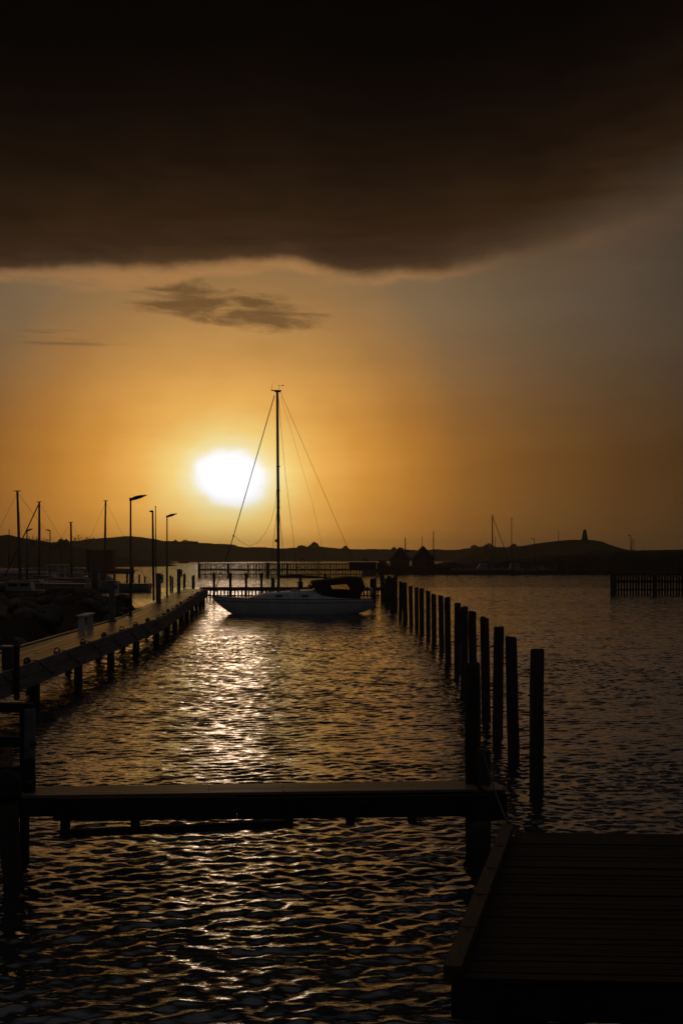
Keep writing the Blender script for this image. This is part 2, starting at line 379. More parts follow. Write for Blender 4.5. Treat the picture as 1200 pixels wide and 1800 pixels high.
def flat(name, x0, x1, y0, y1, z, mat, nx=2, ny=2):
    X, Y = np.meshgrid(np.linspace(x0, x1, nx), np.linspace(y0, y1, ny)); return struct(grid_obj(name, X, Y, np.full_like(X, z), mat))
flat('water_open', -3000, 3000, 430, 3000, 0.0, M['water'])
flat('water_deep', -3000, 3000, -60, 430, -.32, M['water'])

# ---------------------------------------------------------------- land and hills
def ridge(name, D, pts, mat, depth=60, seed=1, rough=.6, foot=-.6, n=420, oct=5):
    px = np.array([p[0] for p in pts], float); py = np.array([p[1] for p in pts], float)
    xs = np.linspace(px[0], px[-1], n); top = CH - (np.interp(xs, px, py) - HY) / F * D
    top = top + fnoise(xs * .06, seed, oct) * rough * np.clip(top / 6, .15, 1)
    prof = [(-1.0, 0.0), (-.8, .16), (-.6, .40), (-.38, .66), (-.2, .86), (-.08, .96), (0, 1), (.12, .96), (.4, .7), (1, 0)]
    X = []; Y = []; Z = []
    for i, (q, hgt) in enumerate(prof):
        wob = fnoise(xs * .045 + i * 1.7, seed + 3 + i, 4)
        Dq = D + q * depth
        X.append((xs - 600) / F * D); Y.append(np.full_like(xs, Dq) + wob * depth * .10)
        Z.append(np.maximum(foot, foot + (top - foot) * (hgt + (0 if i in (0, 6, 9) else wob * .06))))
    return struct(grid_obj(name, np.array(X), np.array(Y), np.array(Z), mat))
far_pts = [(-260, 950), (-120, 944), (0, 948), (70, 953), (120, 952), (150, 949), (190, 944), (235, 943), (262, 946), (285, 950), (320, 952), (335, 951), (352, 955),
           (385, 955), (410, 957), (418, 961), (470, 963), (505, 963), (560, 961), (600, 964), (650, 966), (690, 965), (750, 967), (800, 966), (850, 961), (900, 963), (950, 966), (1100, 967), (1300, 966), (1500, 966)]
ridge('far_hills', 760, far_pts, M['hill'], depth=60, seed=4, rough=.55)
ridge('left_hill', 420, [(-500, 935), (-200, 938), (-60, 937), (0, 941), (12, 940), (30, 944), (60, 949), (95, 954), (130, 961), (170, 967), (215, 978), (250, 984), (300, 992)], M['hill'], depth=30, seed=8, rough=.35)
ridge('right_headland', 500, [(780, 990), (840, 972), (880, 963), (920, 959), (960, 953), (985, 950), (1010, 948.5), (1040, 949), (1058, 952), (1075, 958), (1092, 964), (1115, 970), (1200, 976), (1300, 990)], M['hill'], depth=35, seed=12, rough=.12)
ridge('shore_spit', 520, [(60, 985), (150, 984), (230, 983), (280, 985), (303, 988), (310, 990.5)], M['hill'], depth=14, seed=15, rough=.1)
ridge('rocky_islet', 560, [(311, 990), (316, 986.5), (324, 985.5), (330, 987), (334, 990)], M['hill'], depth=5, seed=16, rough=.05)
ridge('far_skerries', 620, [(336, 988.5), (350, 986.6), (400, 986.2), (425, 988.5)], M['hill'], depth=5, seed=18, rough=.05)

# left embankment ground between the pier and the small basin
def land(name, x0, x1, y0, y1, nx, ny, fz, mat):
    X, Y = np.meshgrid(np.linspace(x0, x1, nx), np.linspace(y0, y1, ny)); return struct(grid_obj(name, X, Y, fz(X, Y), mat))
def pier_x(D):      # water-side edge of the left pier
    return np.interp(D, [0, 56, 104], [-8.12, -8.05, -11.1])
def emb(X, Y):
    e = pier_x(Y) - 2.6 - X                       # metres in from the pier's back
    rise = np.clip(e / 2.2, 0, 1); rise = rise * rise * (3 - 2 * rise)
    endd = np.clip((86 - Y) / 6, 0, 1) * np.clip((Y - 27) / 6, 0, 1)
    return -.7 + (2.05 * rise + .28 * np.sin(X * .7 + 1) * np.sin(Y * .45) + .12 * np.sin(X * 2.1 + Y)) * endd
land('embankment', -40, -9.4, 26, 88, 90, 150, emb, M['land'])
land('basin_quay', -75, -27, 88, 128, 60, 50, lambda X, Y: -.7 + 1.9 * np.clip((-X - 28) / 3, 0, 1) * np.clip((Y - 88) / 3, 0, 1) * np.clip((128 - Y) / 3, 0, 1) + .05 * np.sin(X + Y), M['concrete'])
land('far_left_quay', -120, -33, 170, 196, 60, 16, lambda X, Y: -.7 + 2.2 * np.clip((-X - 34) / 3, 0, 1) * np.clip((Y - 170) / 2, 0, 1) * np.clip((196 - Y) / 2, 0, 1), M['concrete'])
# right-hand quay (dark mole behind the moored boats)
def mole(X, Y):
    s = np.interp(X, [8, 14, 34, 60, 140], [1.2, 1.5, 2.3, 4.5, 4.9]) + .35 * np.sin(X * .31) * np.sin(X * .83 + 1)
    return -.7 + (s + .7) * np.clip((X - 7) / 2, 0, 1) * np.clip((Y - 256) / 4, 0, 1) * np.clip((290 - Y) / 4, 0, 1) + .18 * np.sin(X * 1.3) * np.sin(Y * .9 + X * .4) * (X > 10)
land('stone_mole', 6, 140, 254, 292, 260, 40, mole, M['land'])

# boulders of the embankment
bm_meshes = []
for k in range(5):
    import bmesh
    bm = bmesh.new(); bmesh.ops.create_icosphere(bm, subdivisions=3, radius=.5)
    r = random.Random(40 + k); ax = [(Vector((r.uniform(-1, 1), r.uniform(-1, 1), r.uniform(-1, 1))).normalized(), r.uniform(.30, .42)) for _ in range(11)]
    ph = [r.uniform(0, 6) for _ in range(6)]
    for v in bm.verts:
        for a, dd in ax:
            q = v.co.dot(a)
            if q > dd: v.co -= a * (q - dd) * .85
        c = v.co; v.co *= 1 + .05 * math.sin(c.x * 9 + ph[0]) * math.sin(c.y * 8 + ph[1]) + .03 * math.sin(c.z * 17 + ph[2])
    me = bpy.data.meshes.new('boulder'); bm.to_mesh(me); bm.free(); me.materials.append(M['rock'])
    me.polygons.foreach_set('use_smooth', [True] * len(me.polygons)); bm_meshes.append(me)
r = random.Random(5); spots = []; tries = 0
while len(spots) < 170 and tries < 9000:
    tries += 1
    D = r.uniform(33, 84); e = r.uniform(2.5, 3.2 + (D - 30) * .30) if r.random() < .7 else r.uniform(2.4, 4.6); x = float(pier_x(D)) - e
    if x < -D * .30 - 3: continue
    s = r.uniform(.5, 1.25) * (1.0 if D < 60 else 1.15)
    if any((x - a) ** 2 + (D - b) ** 2 < ((s + c) * .40) ** 2 for a, b, c in spots): continue
    spots.append((x, D, s))
for x, D, s in spots:
    o = bpy.data.objects.new('boulder', r.choice(bm_meshes)); COL.objects.link(o)
    z = float(emb(np.array([x]), np.array([D]))[0])
    o.location = (x, D, z + s * .08); o.scale = (s * r.uniform(.9, 1.4), s * r.uniform(.8, 1.1), s * r.uniform(.55, .8)); o.rotation_euler = (r.uniform(-.3, .3), r.uniform(-.3, .3), r.uniform(0, 6.3))
    meta(o, 'dark granite boulder in the rock bank behind the left boardwalk pier', 'boulder', 'boulders of the bank behind the left pier')

# bushes on the skyline
def bush(px, py, D, w, hgt, label, bare=False, seed=0):
    r = random.Random(seed); loc = at(px, py, D) - Vector((0, 0, hgt * .35)); hgt *= 1.25; b = MB(); tw = MB()
    n = 520 if not bare else 70
    for i in range(n):
        t = r.uniform(0, 6.283); q = math.sqrt(r.random()); x = math.cos(t) * q * w / 2; y = math.sin(t) * q * w / 3
        lump = .75 + .35 * math.sin(x / w * 9 + seed)
        z = -.2 * hgt + r.random() * 1.2 * hgt * math.sqrt(max(0, 1 - (2 * x / w) ** 2)) * lump
        s = hgt * r.uniform(.07, .16) * (.5 if bare else 1); a = r.uniform(0, 3.14); dx_, dz_ = math.cos(a) * s, math.sin(a) * s
        b.add([(x - dx_, y, z - dz_), (x + dz_, y + s * .5, z - dx_), (x + dx_, y, z + dz_), (x - dz_, y - s * .5, z + dx_)], [(0, 1, 2, 3)])
    for i in range(14 if bare else 6):
        t = r.uniform(-1, 1); x = t * w * .1; tw.tube([(x, 0, -hgt * .3), (x + t * w * .22, 0, hgt * .45), (x + t * w * .38, r.uniform(-.3, .3), hgt * r.uniform(.8, 1.2) * (1 - .4 * abs(t)))], [hgt * .035, hgt * .02, hgt * .008], 4)
    root = thing('bush', label, 'bush', loc, 0, 'bushes on the far skyline')
    b.build('crown', M['leaf'], root); tw.build('trunk', M['leaf'], root)
for i, a in enumerate([(545, 962, 740, 14, 3.2, 'broad low bush on the far ridge just right of the mast', False),
    (524, 964, 740, 5, 1.6, 'small round bush on the ridge left of the broad one beside the mast', False),
    (607, 965, 740, 8, 1.8, 'low bush on the far ridge above the end of the slatted breakwater', False),
    (143, 951, 744, 15, 4.2, 'bare twiggy thicket on the left hill between two masts', True),
    (157, 949, 744, 9, 3.0, 'small bare shrub at the right end of the twiggy thicket', True),
    (58, 950, 412, 5, 1.9, 'twiggy shrub on the left hill right beside the arm lamp', True),
    (78, 953, 412, 5, 1.6, 'twiggy shrub on the left hill between the mast and the second lamp', True),
    (105, 957, 412, 6, 1.8, 'rounded scrub patch on the left hill right of the second lamp', False),
    (116, 958, 412, 4, 1.8, 'scrub clump on the left hill beside the short spreader pole', False),
    (310, 953, 744, 6, 1.4, 'low bush on the ridge left of the second pier lamp', False),
    (332, 953, 744, 12, 1.5, 'wide flat bush on the ridge under the sun', False),
    (698, 966, 740, 8, 1.9, 'bush on the ridge behind the left boathouse', False),
    (849, 962, 740, 16, 2.6, 'rounded bush on the ridge left of the tall right-hand mast', False),
    (898, 963, 740, 11, 2.4, 'rounded bush on the ridge between the two right-hand masts', False),
    (531, 989, 700, 9, 2.6, 'dark shore bush at the waterline behind the slatted breakwater', False),
    (643, 989, 700, 9, 2.6, 'dark shore bush at the waterline left of the boathouses', False)]):
    bush(*a[:6], bare=a[6], seed=50 + i)

# stone cairn tower on the headland
D = 500; root = thing('stone_tower', 'tapering stone beacon tower on top of the right headland', 'tower', at(1027, 949.5, D))
b = MB(); n = 12
prof = [(1.45, -.6), (1.38, .3), (1.15, 1.2), (.95, 2.2), (.75, 3.1), (.62, 3.5)]
b.tube([(0, 0, z) for _, z in prof], [q for q, _ in prof], 10); b.build('tower_wall', M['rock'], root)
MB().tube([(0, 0, 3.5), (0, 0, 3.75), (0, 0, 4.1), (0, 0, 4.5)], [.74, .74, .45, .08], 10).build('cap', M['rock'], root)
for zz, q in ((.9, 1.25), (1.9, 1.02), (2.8, .84)): MB().tube([(0, 0, zz), (0, 0, zz + .16)], q + .06, 10).build('stone_band', M['rock'], root)

# ---------------------------------------------------------------- mooring piles, right row
def pile_mesh(r0, z0, z1, seed, lean=(0, 0), n=14):
    r = random.Random(seed); b = MB(); H = z1 - z0; k = max(6, int(H / .28)); pts = []; rs = []
    for i in range(k + 1):
        t = i / k; pts.append((lean[0] * t + r.uniform(-.004, .004), lean[1] * t + r.uniform(-.004, .004), z0 + H * t)); rs.append(r0 * (1.04 - .06 * t) * r.uniform(.985, 1.02))
    pts.append((lean[0] + r.uniform(-.01, .01), lean[1], z1 + .025)); rs.append(r0 * .80)
    vs = []; 
    b.tube(pts, rs, n)
    return b
ORD = ['nearest', 'second', 'third', 'fourth', 'fifth', 'sixth', 'seventh', 'eighth', 'ninth', 'tenth', 'eleventh', 'twelfth', 'thirteenth', 'fourteenth', 'fifteenth', 'sixteenth', 'seventeenth', 'eighteenth', 'nineteenth', 'twentieth']
posts = [(941, 1143, 1396, 25), (905, 1121.5, 1338, 21), (873, 1103.5, 1293, 18.5), (855.5, 1087, 1257, 16), (833, 1076, 1232, 14.5), (816, 1068, 1216, 13), (803, 1061, 1182, 11.5),
         (788, 1051, 1163, 11), (777, 1048, 1142, 9.5), (763, 1045, 1128, 9), (752.5, 1039.6, 1119, 8), (741.5, 1035, 1110, 8.5), (732.5, 1033, 1103, 7.5), (723, 1031, 1095, 7.5), (713, 1025, 1090, 8.5),
         (703, 1023, 1082, 7), (696, 1011, 1070, 6.5), (684, 1013, 1062, 8), (673, 1011.5, 1057, 7.5)]
for i, (px, yt, yb, w) in enumerate(posts):
    D = dwat(yb); x = xat(px, D); zt = zat(yt, D); rr = w * D / F / 2
    root = thing('mooring_pile', 'nearest and largest round mooring pile of the right-hand row' if i == 0 else 'round dark mooring pile, %s from the camera in the right-hand row' % ORD[i], 'mooring pile', (x, D, 0), 0, 'mooring piles of the right-hand row')
    rq = random.Random(i)
    pile_mesh(rr, -1.2, zt, 100 + i, (rq.uniform(-.10, .05), rq.uniform(-.05, .05))).build('shaft', M['pile'], root)
    if i < 12:
        zc = zt - rq.uniform(.35, 1.3); b = MB()
        b.tube([(rr * 1.03 * math.cos(a), rr * 1.03 * math.sin(a), zc + .02 * math.sin(a * 2)) for a in np.linspace(0, 6.283, 15)], .012, 5, False)
        b.build('rope_loop', M['rope'], root)
    if i in (0, 1, 2, 5, 7, 9): # rubbing collar: iron bolt ends
        MB().tube([(-rr - .05, 0, .62), (rr + .05, 0, .62)], .022, 6).build('bolt', M['rust'], root)
# short cluster by the boat's stern
for (px, yt, yb, w, lab) in [(655, 1018, 1062, 10, 'short thick pile just astern of the sailboat'), (690, 1016, 1072, 9, 'short pile crowded in the far end of the right-hand row'), (679, 1017, 1064, 7, 'thin pile crowded between two far piles of the right-hand row')]:
    D = dwat(yb); root = thing('mooring_pile', lab, 'mooring pile', (xat(px, D), D, 0), 0, 'piles near the sailboat stern')
    pile_mesh(w * D / F / 2, -1.2, zat(yt, D), int(px)).build('shaft', M['pile'], root)

# ---------------------------------------------------------------- cross walkway in the foreground
def walk_Y(px): return 16.35 + (px - 50) / 780 * .5        # centre line depth
WZ = .90
xl, xr = xat(20, 16.3), xat(838, 16.8)
yl, yr = 16.05, 16.52            # depth of the front deck edge, left and right
wang = math.atan2(yr - yl, xr - xl); wlen = math.hypot(xr - xl, yr - yl)
W = thing('cross_walkway', 'narrow plank walkway crossing the foreground water from left to right', 'walkway', (xl, yl, 0), wang)
npl = 5; pw = .118
for k in range(npl):
    parts = [(0, wlen * (.42 if k % 2 else .58)), (wlen * (.42 if k % 2 else .58), wlen)]
    for a, c in parts:
        MB().box(((a + c) / 2, .07 + k * (pw + .006) , WZ - .02 + random.uniform(-.002, .002)), (c - a - .006, pw, .04), bev=.004).build('plank', M['crossdeck'], W)
# front fender beam: lower at the far left, proud and longer to the right
MB().box((wlen * .45, -.0, WZ - .17), (wlen * .98, .06, .20), bev=.006).build('side_beam', M['dark'], W)
fs, fe = .62, wlen + .34
MB().beam((fs, -.13, WZ - .155), (2.95, -.15, WZ - .165), .09, .285).build('fender_beam', M['dark'], W)
MB().beam((2.955, -.15, WZ - .175), (fe - .3, -.17, WZ - .18), .09, .27).build('fender_beam', M['dark'], W)
MB().box((wlen * .5, .54, WZ - .13), (wlen * .99, .06, .17), bev=.006).build('side_beam', M['dark'], W)
for px in (122, 240, 502, 609, 717):
    xx = (px - 20) / (838 - 20) * wlen
    MB().box((xx, -.10, WZ - .25), (.11, .16, .33), bev=.008).build('bracket', M['dark'], W)
    MB().box((xx, -.055, WZ - .085), (.13, .03, .08)).build('cleat_block', M['dark'], W)
    MB().box((xx, .25, WZ - .13), (.09, .50, .10)).build('joist', M['dark'], W)
a0 = (113 - 20) / 818 * wlen; a1 = (510 - 20) / 818 * wlen
MB().beam((a0, -.10, WZ - .475), (a1, -.06, WZ - .405), .10, .09).build('lower_rail', M['dark'], W)
MB().box((wlen + .10, .10, WZ - .20), (.46, .62, .34), bev=.012).build('end_block', M['dark'], W)
MB().box((wlen + .18, .12, WZ + .003), (.26, .55, .03), bev=.006).build('end_cap', M['crossdeck'], W)
# two piles at the walkway's right end
D = 16.95; root = thing('mooring_pile', 'tall pile rising at the right end of the foreground walkway', 'mooring pile', (xat(834, D), D, 0), 0, 'piles at the right end of the walkway')
pile_mesh(.108, -1.2, zat(1168, D), 301, (-.03, .02)).build('shaft', M['pile'], root)
D = 16.75; root = thing('mooring_pile', 'short pile stub right of the tall pile at the walkway end', 'mooring pile', (xat(849, D), D, 0), 0, 'piles at the right end of the walkway')
pile_mesh(.10, -1.2, zat(1320, D), 302, (.0, .0)).build('shaft', M['pile'], root)
D = 16.05; root = thing('mooring_pile', 'thick pile foot standing under the right end of the walkway', 'mooring pile', (xat(842, D), D, 0), 0, 'piles at the right end of the walkway')
pile_mesh(.145, -1.2, .52, 303).build('shaft', M['pile'], root)

# left-hand timber frame and leaning fender pile at the picture's edge
D = 16.0; G = thing('landing_frame', 'dark upright timber frame with cross beams at the left end of the walkway', 'timber frame', (xat(36, D), D, 0))
MB().box((.02, .42, 1.40), (.125, .12, 1.14), bev=.01).build('post', M['grey'], G)
MB().box((-.06, .46, .8), (.10, .14, 2.3), bev=.01).build('post', M['dark'], G)
MB().box((.045, .30, 1.08), (.13, .12, .5), bev=.012).build('post', M['dark'], G)
MB().beam((.05, .50, 1.975), (-1.9, .52, 2.0), .14, .12).build('cross_beam', M['dark'], G)
MB().beam((-.04, .50, 1.53), (-1.9, .52, 1.52), .12, .13).build('cross_beam', M['dark'], G)
MB().beam((.06, .3, 1.18), (-1.9, .34, 1.18), .12, .10).build('cross_beam', M['dark'], G)
MB().tube([(.04, .36, 1.52), (.12, .36, 1.52)], .035, 6).build('bolt', M['rust'], G)
MB().tube([(.04, .24, 1.04), (.14, .24, 1.04)], .035, 6).build('bolt', M['rust'], G)
D = 15.2; root = thing('fender_pile', 'thick leaning pile with a rounded top at the far left edge', 'fender pile', (xat(20, D), D, 0))
pts = [(.03, 0, -1.2), (.03, 0, .0), (-.01, 0, .35), (-.035, 0, .8), (-.05, 0, 1.1)]
MB().tube(pts, [.125, .12, .12, .13, .13], 14).build('shaft', M['pile'], root)
MB().tube([(-.05, 0, 1.02), (-.05, 0, 1.12), (-.06, 0, 1.26), (-.06, 0, 1.34), (-.06, 0, 1.385)], [.165, .18, .175, .13, .04], 14).build('pile_cap', M['dark'], root)

# ---------------------------------------------------------------- raised platform, bottom right
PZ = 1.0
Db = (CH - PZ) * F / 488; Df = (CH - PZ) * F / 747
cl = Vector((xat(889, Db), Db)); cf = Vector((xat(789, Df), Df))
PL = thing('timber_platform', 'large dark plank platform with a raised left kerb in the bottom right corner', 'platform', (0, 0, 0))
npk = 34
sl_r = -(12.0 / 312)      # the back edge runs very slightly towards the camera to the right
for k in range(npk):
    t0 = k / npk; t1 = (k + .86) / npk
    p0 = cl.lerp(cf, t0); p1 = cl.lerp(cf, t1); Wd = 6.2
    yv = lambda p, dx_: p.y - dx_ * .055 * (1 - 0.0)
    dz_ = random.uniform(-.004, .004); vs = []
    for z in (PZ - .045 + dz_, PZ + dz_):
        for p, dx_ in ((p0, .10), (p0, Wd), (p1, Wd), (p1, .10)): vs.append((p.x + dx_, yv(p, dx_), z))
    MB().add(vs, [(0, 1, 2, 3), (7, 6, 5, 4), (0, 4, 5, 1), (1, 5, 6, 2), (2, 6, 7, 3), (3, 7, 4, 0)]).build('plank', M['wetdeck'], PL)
# kerb in five lengths
for k in range(5):
    a = cl.lerp(cf, k / 5 + .002); c = cl.lerp(cf, (k + 1) / 5 - .002)
    MB().beam((a.x + .02, a.y, PZ + .045), (c.x + .02, c.y, PZ + .045), .125, .09).build('kerb', M['curb'], PL)
for k in (0.22, .41, .60, .8):
    a = cl.lerp(cf, k); MB().tube([(a.x + .02, a.y, PZ + .088), (a.x + .02, a.y, PZ + .10)], .028, 8).build('bolt', M['rust'], PL)
a, c = cl, cf
MB().beam((a.x + .06, a.y - .02, PZ - .17), (c.x + .06, c.y + .02, PZ - .17), .09, .24).build('side_beam', M['dark'], PL)
MB().beam((c.x + .10, c.y + .05, PZ - .17), (c.x + 6.2, c.y - .29, PZ - .17), .10, .24).build('front_beam', M['dark'], PL)
MB().beam((a.x + .10, a.y - .05, PZ - .17), (a.x + 6.2, a.y - .39, PZ - .17), .10, .24).build('back_beam', M['dark'], PL)
for (t, dx_) in ((.06, .3), (.06, 3.0), (.5, .3), (.5, 3.0), (.95, .3), (.95, 2.6), (.95, 5.2)):
    p = cl.lerp(cf, t); pile_mesh(.11, -1.2, PZ - .25, int(t * 100 + dx_ * 10)).build('pile', M['pile'], PL, (p.x + dx_, p.y - dx_ * .055, 0))
b = MB(); p0 = Vector((xat(850, 16.6), 16.7, 1.35)); p1 = Vector((cl.x + .02, cl.y + .02, PZ + .10)); mid = Vector((xat(874, 15.8), 15.8, .86)); L = []
for i in range(17):
    t = i / 16; L.append(p0 * (1 - t) ** 2 + mid * 2 * t * (1 - t) + p1 * t * t)
b.tube(L, .011, 6); meta(b.build('mooring_line', M['rope']), 'slack blue-grey line running from the walkway end to the platform corner', 'rope')

# ---------------------------------------------------------------- left boardwalk pier
PD = 1.13; P0, P1 = 20.0, 103.0
P = thing('boardwalk_pier', 'long timber boardwalk pier with grey side boards bending away on the left', 'pier', (0, 0, 0))
def pier_pt(D, inn, z): return Vector((float(pier_x(D)) - inn, D, z))
NPK = 11; WPK = 1.72 / NPK; SEG = 4.6
def seg_pts(d0, d1): return [d0] + [q for q in (56.0,) if d0 < q < d1] + [d1]
for k in range(NPK):
    d = P0 - (k * 1.7 % SEG)
    while d < P1 - .2:
        a, c = max(d, P0), min(d + SEG, P1); d += SEG
        if c - a < .4: continue
        ds = seg_pts(a + .012, c - .012); vs = []; fs = []
        dz_ = random.uniform(-.006, .006); dz2 = random.uniform(-.006, .006)
        for D in ds:
            for inn, z in ((.05 + k * WPK + .006, 0), (.05 + (k + 1) * WPK - .006, 0), (.05 + (k + 1) * WPK - .006, -.045), (.05 + k * WPK + .006, -.045)):
                vs.append(pier_pt(D, inn, PD + z + dz_))
        for i in range(len(ds) - 1):
            o = i * 4
            for j in range(4): fs.append((o + j, o + (j + 1) % 4, o + 4 + (j + 1) % 4, o + 4 + j))
        fs += [(0, 3, 2, 1), tuple(len(vs) - 4 + j for j in range(4))]
        MB().add(vs, fs).build('plank', M['deck'], P)
# grey side boards, two high, in lengths
for row, (zt, zb) in enumerate(((PD + .05, PD - .24), (PD - .255, PD - .56))):
    d = P0 - row * 2.7
    while d < P1:
        a, c = max(d, P0), min(d + 5.5, P1); d += 5.5
        ds = seg_pts(a + .01, c - .01)
        for i in range(len(ds) - 1):
            MB().beam(pier_pt(ds[i], -.035, (zt + zb) / 2), pier_pt(ds[i + 1], -.035, (zt + zb) / 2), .07, zt - zb).build('side_board', M['grey'], P)
for a, c in ((P0, 56), (56, P1)):
    MB().beam(pier_pt(a, .35, PD - .20), pier_pt(c, .35, PD - .20), .14, .26).build('stringer', M['dark'], P)
    MB().beam(pier_pt(a, 1.4, PD - .20), pier_pt(c, 1.4, PD - .20), .14, .26).build('stringer', M['dark'], P)
    MB().tube([pier_pt(q, 1.83, PD + .035) for q in np.linspace(a, c, 14)], .032, 8).build('edge_pipe', M['galv'], P)
D = 22.6; k = 0
while D < P1:
    for inn in (.13, 1.62):
        pile_mesh(.135, -1.2, PD - .33, 400 + k).build('pile', M['pile'], P, (float(pier_x(D)) - inn + .02, D, 0)); k += 1
    MB().beam((float(pier_x(D)) + .06, D, PD - .42), (float(pier_x(D)) - 1.75, D, PD - .42), .14, .18).build('cross_head', M['dark'], P)
    D += 5.45
# mooring rings with a chain over the side boards
D = 25.6
while D < P1 - 1:
    base = pier_pt(D, .13, PD); q = MB()
    ring = MB(); rc = base + Vector((0, 0, .11))
    ring.tube([rc + Vector((.07 * math.cos(a), .03 * math.cos(a), .07 * math.sin(a) - .02)) for a in np.linspace(0, 6.283, 13)], .020, 6, False)
    ring.tube([base + Vector((-.02 + .08 * math.cos(a) * (1 - a * .02), .11 * math.sin(a), .025 + a * .004 * ((k * 7) % 3))) for a in np.linspace(0, 14, 22)], .018, 5); k += 1
    ro = ring.build('mooring_ring', M['rust'], P)
    MB().box(base + Vector((0, 0, .015)), (.16, .16, .03)).build('ring_plate', M['rust'], ro)
    ch = MB(); ch.tube([base + Vector((.02, 0, .06)), base + Vector((.17, .25, .075)), base + Vector((.23, .8, -.12)), base + Vector((.225, 1.5, -.30)), base + Vector((.22, 1.9, -.42))], .014, 5)
    ch.build('chain', M['rust'], ro)
    MB().tube([base + Vector((.20, 1.9, -.42)), base + Vector((.28, 1.9, -.42))], .035, 6).build('eye_bolt', M['rust'], ro)
    D += (3.35 if D < 56 else 3.1) + random.uniform(-.35, .35)

# things on the pier
D = 46.2; x = float(pier_x(D)) - 1.52; BE = thing('bench', 'small pale bench with two splayed panel legs on the left pier', 'bench', (x, D, PD), R(2))
for yy in (0.0, 1.85):
    vs = [(-.145, yy - .03, 0), (.145, yy - .03, 0), (.10, yy - .03, .57), (-.10, yy - .03, .57), (-.145, yy + .03, 0), (.145, yy + .03, 0), (.10, yy + .03, .57), (-.10, yy + .03, .57)]
    MB().add(vs, [(0, 1, 2, 3), (7, 6, 5, 4), (0, 4, 5, 1), (1, 5, 6, 2), (2, 6, 7, 3), (3, 7, 4, 0)]).build('leg', M['paint'], BE)
MB().box((0, .92, .595), (.36, 2.2, .05), bev=.012).build('seat', M['paint'], BE)
MB().box((0, .92, .54), (.05, 1.80, .06)).build('stretcher', M['paint'], BE)
def pedestal(D, inn, h_, label, tall=True):
    x = float(pier_x(D)) - inn; q = thing('service_pedestal', label, 'service pedestal', (x, D, PD), 0, 'service pedestals along the left pier')
    MB().box((0, 0, h_ / 2), (.24, .22, h_), bev=.015).build('column', M['grey'], q)
    bx_ = MB().box((.16, .02, h_ - .28), (.20, .24, .52), bev=.02).build('socket_box', M['paint'], q)
    MB().box((.16, -.105, h_ - .22), (.13, .012, .16)).build('cover', M['strake'], bx_)
    MB().box((.02, 0, h_ + .02), (.34, .28, .04), bev=.01).build('top_cap', M['strake'], q)
    MB().box((0, 0, .02), (.34, .32, .04)).build('base_plate', M['rust'], q)
pedestal(53.3, 1.70, 1.70, 'grey service pedestal on the pier just left of the nearer lamp')
pedestal(73.5, 1.55, 1.70, 'grey service pedestal on the pier between the two lamps')
pedestal(93.5, 1.70, 1.72, 'grey service pedestal near the far end of the pier')
D = 30.6; q = thing('edge_post', 'dark square post bolted outside the pier edge at far left', 'post', (-7.93, D, 0))
MB().box((0, 0, 1.1), (.12, .14, 1.30), bev=.01).build('post', M['dark'], q); MB().box((0, 0, 1.765), (.15, .17, .03)).build('post_cap', M['rust'], q)
q = thing('service_box', 'low dark service box on the pier beside the square post at far left', 'service box', (-8.30, 31.2, PD))
MB().box((0, 0, .28), (.26, .24, .56), bev=.015).build('cabinet', M['metal'], q); MB().box((0, 0, .575), (.30, .28, .03)).build('lid', M['galv'], q); MB().tube([(-.17, -.02, .25), (-.12, -.02, .25)], .03, 6).build('knob', M['galv'], q)

def street_lamp(loc, H, arm, side, label, rad=.05, group='pole lamps around the harbour', rz=0.0):
    q = thing('street_lamp', label, 'street lamp', loc, rz, group); s = side
    MB().tube([(0, 0, 0), (0, 0, H * .38), (0, 0, H * .385), (0, 0, H - .02)], [rad * 1.45, rad * 1.4, rad, rad * .8], 10).build('pole', M['metal'], q)
    MB().tube([(0, 0, 0), (0, 0, .04)], rad * 2.6, 10).build('base_plate', M['metal'], q)
    MB().box((0, 0, H), (.11, .11, .16), bev=.015).build('pole_joint', M['metal'], q)
    b = MB(); vs = []; L = arm
    for t, w, z, th in ((0.03, .05, .0, .07), (.10, .07, .01, .13), (.30, .14, .045, .16), (.55, .15, .075, .14), (.8, .12, .105, .08), (1.0, .05, .125, .03)):
        for sy, sz in ((-1, -.5), (1, -.5), (1, .5), (-1, .5)): vs.append((s * L * t, sy * w, H + z + L * t * .10 + sz * th))
    fs = [(0, 1, 2, 3), (23, 22, 21, 20)]
    for i in range(5):
        for j in range(4): fs.append((i * 4 + j, i * 4 + (j + 1) % 4, i * 4 + 4 + (j + 1) % 4, i * 4 + 4 + j))
    hd = b.add(vs, fs).build('lamp_head', M['metal'], q)
    MB().box((s * L * .42, 0, H + L * .042 + .075 - .055), (L * .34, .16, .02)).build('lens', M['paint'], hd)
street_lamp((-9.74, 57.9, PD), 5.40, .74, 1, 'tall arm lamp on the left pier nearest the camera', .048)
street_lamp((-11.55, 83.0, PD), 5.36, .66, 1, 'tall arm lamp further out on the left pier', .048)
street_lamp((xat(48, 110), 110, 1.1), zat(933, 110) - 1.1, .50, 1, 'arm lamp in front of the left hill between two masts', .07)
street_lamp((xat(88.5, 150), 150, .8), zat(933, 150) - .8, .50, -1, 'arm lamp on the left hill side with its head turned left', .07)
street_lamp((xat(938.5, 272), 272, 2.3), zat(948, 272) - 2.3, .75, -1, 'small arm lamp on the mole below the headland slope', .075)
street_lamp((xat(1108, 272), 272, 4.3), zat(942, 272) - 4.3, .75, -1, 'small arm lamp on the mole right of the headland', .10)

